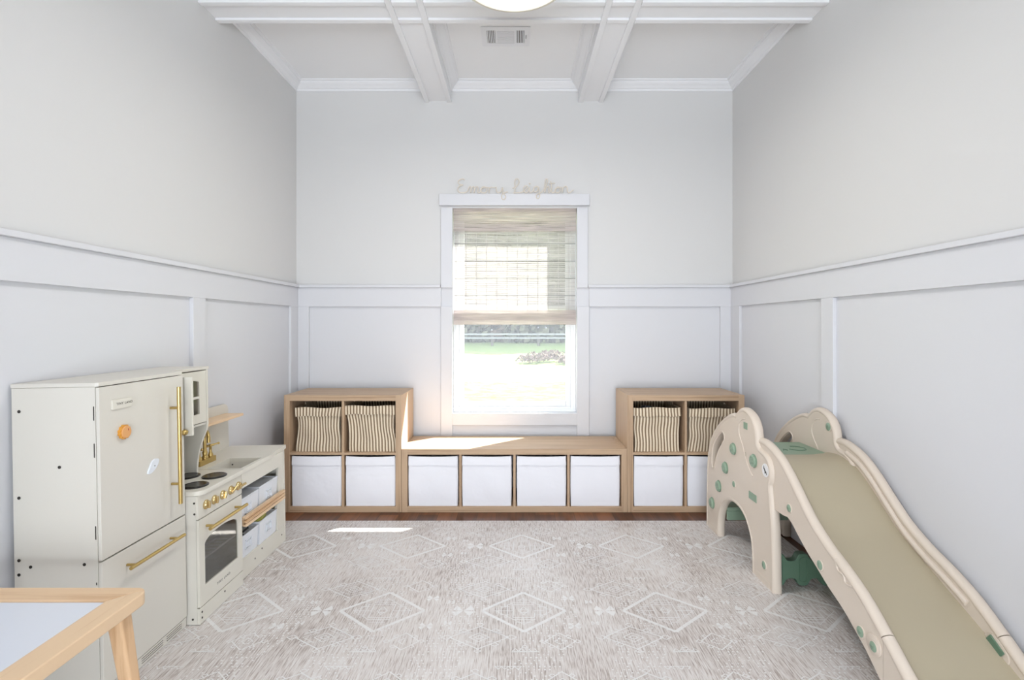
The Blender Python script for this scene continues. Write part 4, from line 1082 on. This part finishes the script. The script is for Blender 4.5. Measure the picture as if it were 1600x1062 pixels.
# bed: slightly dished sheet with thickness
mb = MB(); n = len(bd); vs = []; nx_ = 9
for (y, z) in bd:
    for dz in (0, -.018):
        for i in range(nx_):
            x = 1.206+(1.554-1.206)*i/(nx_-1); u = abs(2*i/(nx_-1)-1)
            vs.append((x, y, z+dz+.012*u**4*(1 if dz == 0 else 0)))
fs = []; w2 = 2*nx_
for j in range(n-1):
    for i in range(nx_-1):
        a = j*w2+i; fs.append((a, a+1, a+w2+1, a+w2)); a += nx_; fs.append((a, a+w2, a+w2+1, a+1))
    fs.append((j*w2, (j+1)*w2, (j+1)*w2+nx_, j*w2+nx_)); fs.append((j*w2+nx_-1, j*w2+w2-1, (j+1)*w2+w2-1, (j+1)*w2+nx_-1))
fs.append(tuple(list(range(nx_))+list(range(w2-1, nx_-1, -1)))); k = (n-1)*w2; fs.append(tuple(list(range(k+nx_-1, k-1, -1))+list(range(k+nx_, k+w2))))
mb.add(vs, fs); sb(mb, 'chute_bed', M['slide2'], angle=60)
# moulded channel along the inside of the far wall
ch = [(y, zat(tt, y)-.052) for y in [2.40-.02*i for i in range(33)]]
mb = MB(); mb.tube([(1.5535, y, z+.000) for y, z in ch], .013, 10, up=(1, 0, 0)); sb(mb, 'moulded_rib', M['slide'], wr)
xw = 1.178
for px, py, r in ((1232.5, 793.8, .0165), (1280.5, 882.6, .0175), (1343.8, 986.5, .0175)): cap(xw, *XY(px, py, 1.175), r, wl)
mb = MB(); Yt, Zt = XY(1366, 1010, 1.175); mb.lathe([(.034, 0), (.034, -.003), (.032, -.0042), (.001, -.0043)], (xw, Yt+.004, Zt+.003), 'X', 32); sb(mb, 'joint_tab', M['slide'], wl2)
cap(xw-.0042, Yt, Zt, .0165, wl2)
# raised moulded squiggle on the near wall
mk = [XY(1300+a, b, 1.175) for a, b in ((5, 872), (8, 890), (17, 898), (20, 910), (30, 916))]
mb = MB(); mb.tube([(xw-.0005, y, z) for y, z in sm(mk, 5)], .0045, 8, up=(1, 0, 0)); sb(mb, 'raised_outline', M['slide'], wl)
# green latch and tab on the far wall
Yg, Zg = XY(1554, 1010, 1.548); d = Vector((-.5, -.36)).normalized(); e = Vector((d.y, -d.x)); q = []
for a, b in ((-1, -1), (1, -1), (1, 1), (-1, 1)): q.append((Yg+d.x*.029*a+e.x*.019*b, Zg+d.y*.029*a+e.y*.019*b))
tabp = []
for i in range(24):
    a = 2*math.pi*i/24; v = d*(.048*math.cos(a))+e*(.032*math.sin(a)); tabp.append((Yg+d.x*.006+v.x, Zg+d.y*.006+v.y))
mb = MB(); mb.prism(tabp, 'X', 1.548, 1.553); tbm = sb(mb, 'joint_tab', M['slide'], wr, bevel=.001, seg=1)
mb = MB(); mb.prism(q, 'X', 1.5435, 1.552); sb(mb, 'latch', M['dgreen'], wr, bevel=.001, seg=1)
mb = MB(); mb.tube(catmull([(1.225, 2.262, .400), (1.225, 2.262, .375), (1.225, 2.245, .352), (1.225, 2.235, .340)], 4), .008, 8); sb(mb, 'hook', M['slide'], wl)

# ------------------------------------------------------------------ outside
def gz(y): 
    pts = [(4.0, -.40), (8, -.32), (12, -.10), (20, .10), (34, .22), (80, .5)]
    for a, b in zip(pts, pts[1:]):
        if y <= b[0]: return a[1]+(b[1]-a[1])*(y-a[0])/(b[0]-a[0])
    return .5
ys = [4.03, 5, 6, 8, 10, 12, 14, 17, 20, 26, 34, 50, 80]; xs_ = [-50+5*i for i in range(21)]
mb = MB(); vs = [(x, y, gz(y)) for y in ys for x in xs_]; nn = len(xs_)
mb.add(vs, [(j*nn+i, j*nn+i+1, (j+1)*nn+i+1, (j+1)*nn+i) for j in range(len(ys)-1) for i in range(nn-1)])
g = mb.build('ground_lawn', M['lawn']); tag(g, 'bright mown lawn outside the window', None, kind='stuff')
g['category'] = 'lawn'
fe = thing('rail_fence', 'grey two-rail fence at the far side of the lawn', 'fence', (0, 27, gz(27))); og = tuple(fe.location)
for z in (.78, .58): MB().box(-9, 11, 26.97, 27.0, z-.04, z+.04).build('rail', M['fence'], fe, og)
for k in range(9):
    x = -8.6+k*2.45; MB().box(x-.07, x+.07, 27.0, 27.13, gz(27)-.02, .90).build('post', M['bark'], fe, og)
def tree(x, y, h, r, m, label, seed, n=2600, base=.12):
    rd = random.Random(seed); t = thing('tree', label, 'tree', (x, y, gz(y)), 'trees behind the fence'); og = (x, y, gz(y))
    mb = MB(); mb.tube([(x, y, gz(y)-.1), (x+.1, y, gz(y)+h*.4), (x-.05, y, gz(y)+h*.8)], [.22, .15, .05], 8); mb.build('trunk', M['bark'], t, og)
    mb = MB()
    for i in range(n):
        v = Vector((rd.gauss(0, 1), rd.gauss(0, 1), rd.gauss(0, 1))).normalized()*(rd.random()**.4)
        c = Vector((x+v.x*r, y+v.y*r*.8, gz(y)+h*(.5+base/2)+v.z*h*(.5-base/2))); s = rd.uniform(.2, .46)
        u = Vector((rd.gauss(0, 1), rd.gauss(0, 1), rd.gauss(0, 1))).normalized(); w_ = u.orthogonal().normalized()*s; q = u.cross(w_)*.7
        mb.add([c-w_, c-q, c+w_, c+q], [(0, 1, 2, 3)])
    for i in range(900):
        c = Vector((x+rd.uniform(-1, 1)*r, y+rd.uniform(-1, 1), gz(y)+rd.uniform(0, 2.6))); s = rd.uniform(.12, .3)
        u = Vector((rd.gauss(0, 1), rd.gauss(0, 1), rd.gauss(0, 1))).normalized(); w_ = u.orthogonal().normalized()*s; q = u.cross(w_)*.7
        mb.add([c-w_, c-q, c+w_, c+q], [(0, 1, 2, 3)])
    mb.build('foliage', m, t, og, smooth=False)
spots = [(-13, 32, 13, 3.4, 'leaf'), (-8.5, 31, 15, 3.2, 'leaf2'), (-4.6, 31.5, 16, 3.0, 'leaf'), (-1.2, 32.5, 15, 2.8, 'leaf2'), (2.2, 31, 16.5, 3.0, 'leaf'), (5.8, 32.5, 15.5, 3.2, 'leaf2'), (9.6, 31, 15, 3.4, 'leaf'), (14, 32, 14, 3.6, 'leaf'), (-3, 38, 17, 4, 'leaf'), (4, 38.5, 18, 4.5, 'leaf')]
tl = ['olive leafed tree far left behind the fence', 'russet tree second from left behind the fence', 'tall olive tree left of the window middle, behind the fence', 'narrow russet tree near the window middle, behind the fence', 'tall olive tree right of the window middle, behind the fence', 'russet tree toward the right behind the fence', 'broad olive tree right of the russet one, behind the fence', 'wide olive tree at the far right behind the fence', 'taller olive tree rising in the second row, left', 'tallest olive tree rising in the second row, right']
for k, (x, y, h, r, m_) in enumerate(spots): tree(x, y, h, r, M[m_], tl[k], 30+k, base=.0)
def shrub(x, y, r, label, seed):
    rd = random.Random(seed); og = (x, y, gz(y)); mb = MB()
    for i in range(420):
        v = Vector((rd.gauss(0, 1), rd.gauss(0, 1), rd.gauss(0, 1))).normalized()*(rd.random()**.45)
        c = Vector((x+v.x*r, y+v.y*r, gz(y)+r*.42+abs(v.z)*r*.5-.15)); s = rd.uniform(.02, .06)
        u = Vector((rd.gauss(0, 1), rd.gauss(0, 1), rd.gauss(0, 1))).normalized(); w_ = u.orthogonal().normalized()*s; q = u.cross(w_)
        mb.add([c-w_, c-q, c+w_, c+q], [(0, 1, 2, 3)])
    o = mb.build('shrub', M['mulch'], None, og, smooth=False); tag(o, label, 'shrub', 'bare shrubs on the lawn')
shrub(.55, 16.5, .55, 'bare brown shrub at the left of the lawn bed', 1); shrub(1.2, 17.0, .6, 'bare brown shrub in the middle of the lawn bed', 2); shrub(1.75, 16.2, .5, 'bare brown shrub by the right window edge', 3)

# finer leftovers: make every part inherit nothing but its name
for o in bpy.data.objects:
    if o.parent is not None and 'category' in o: del o['category']
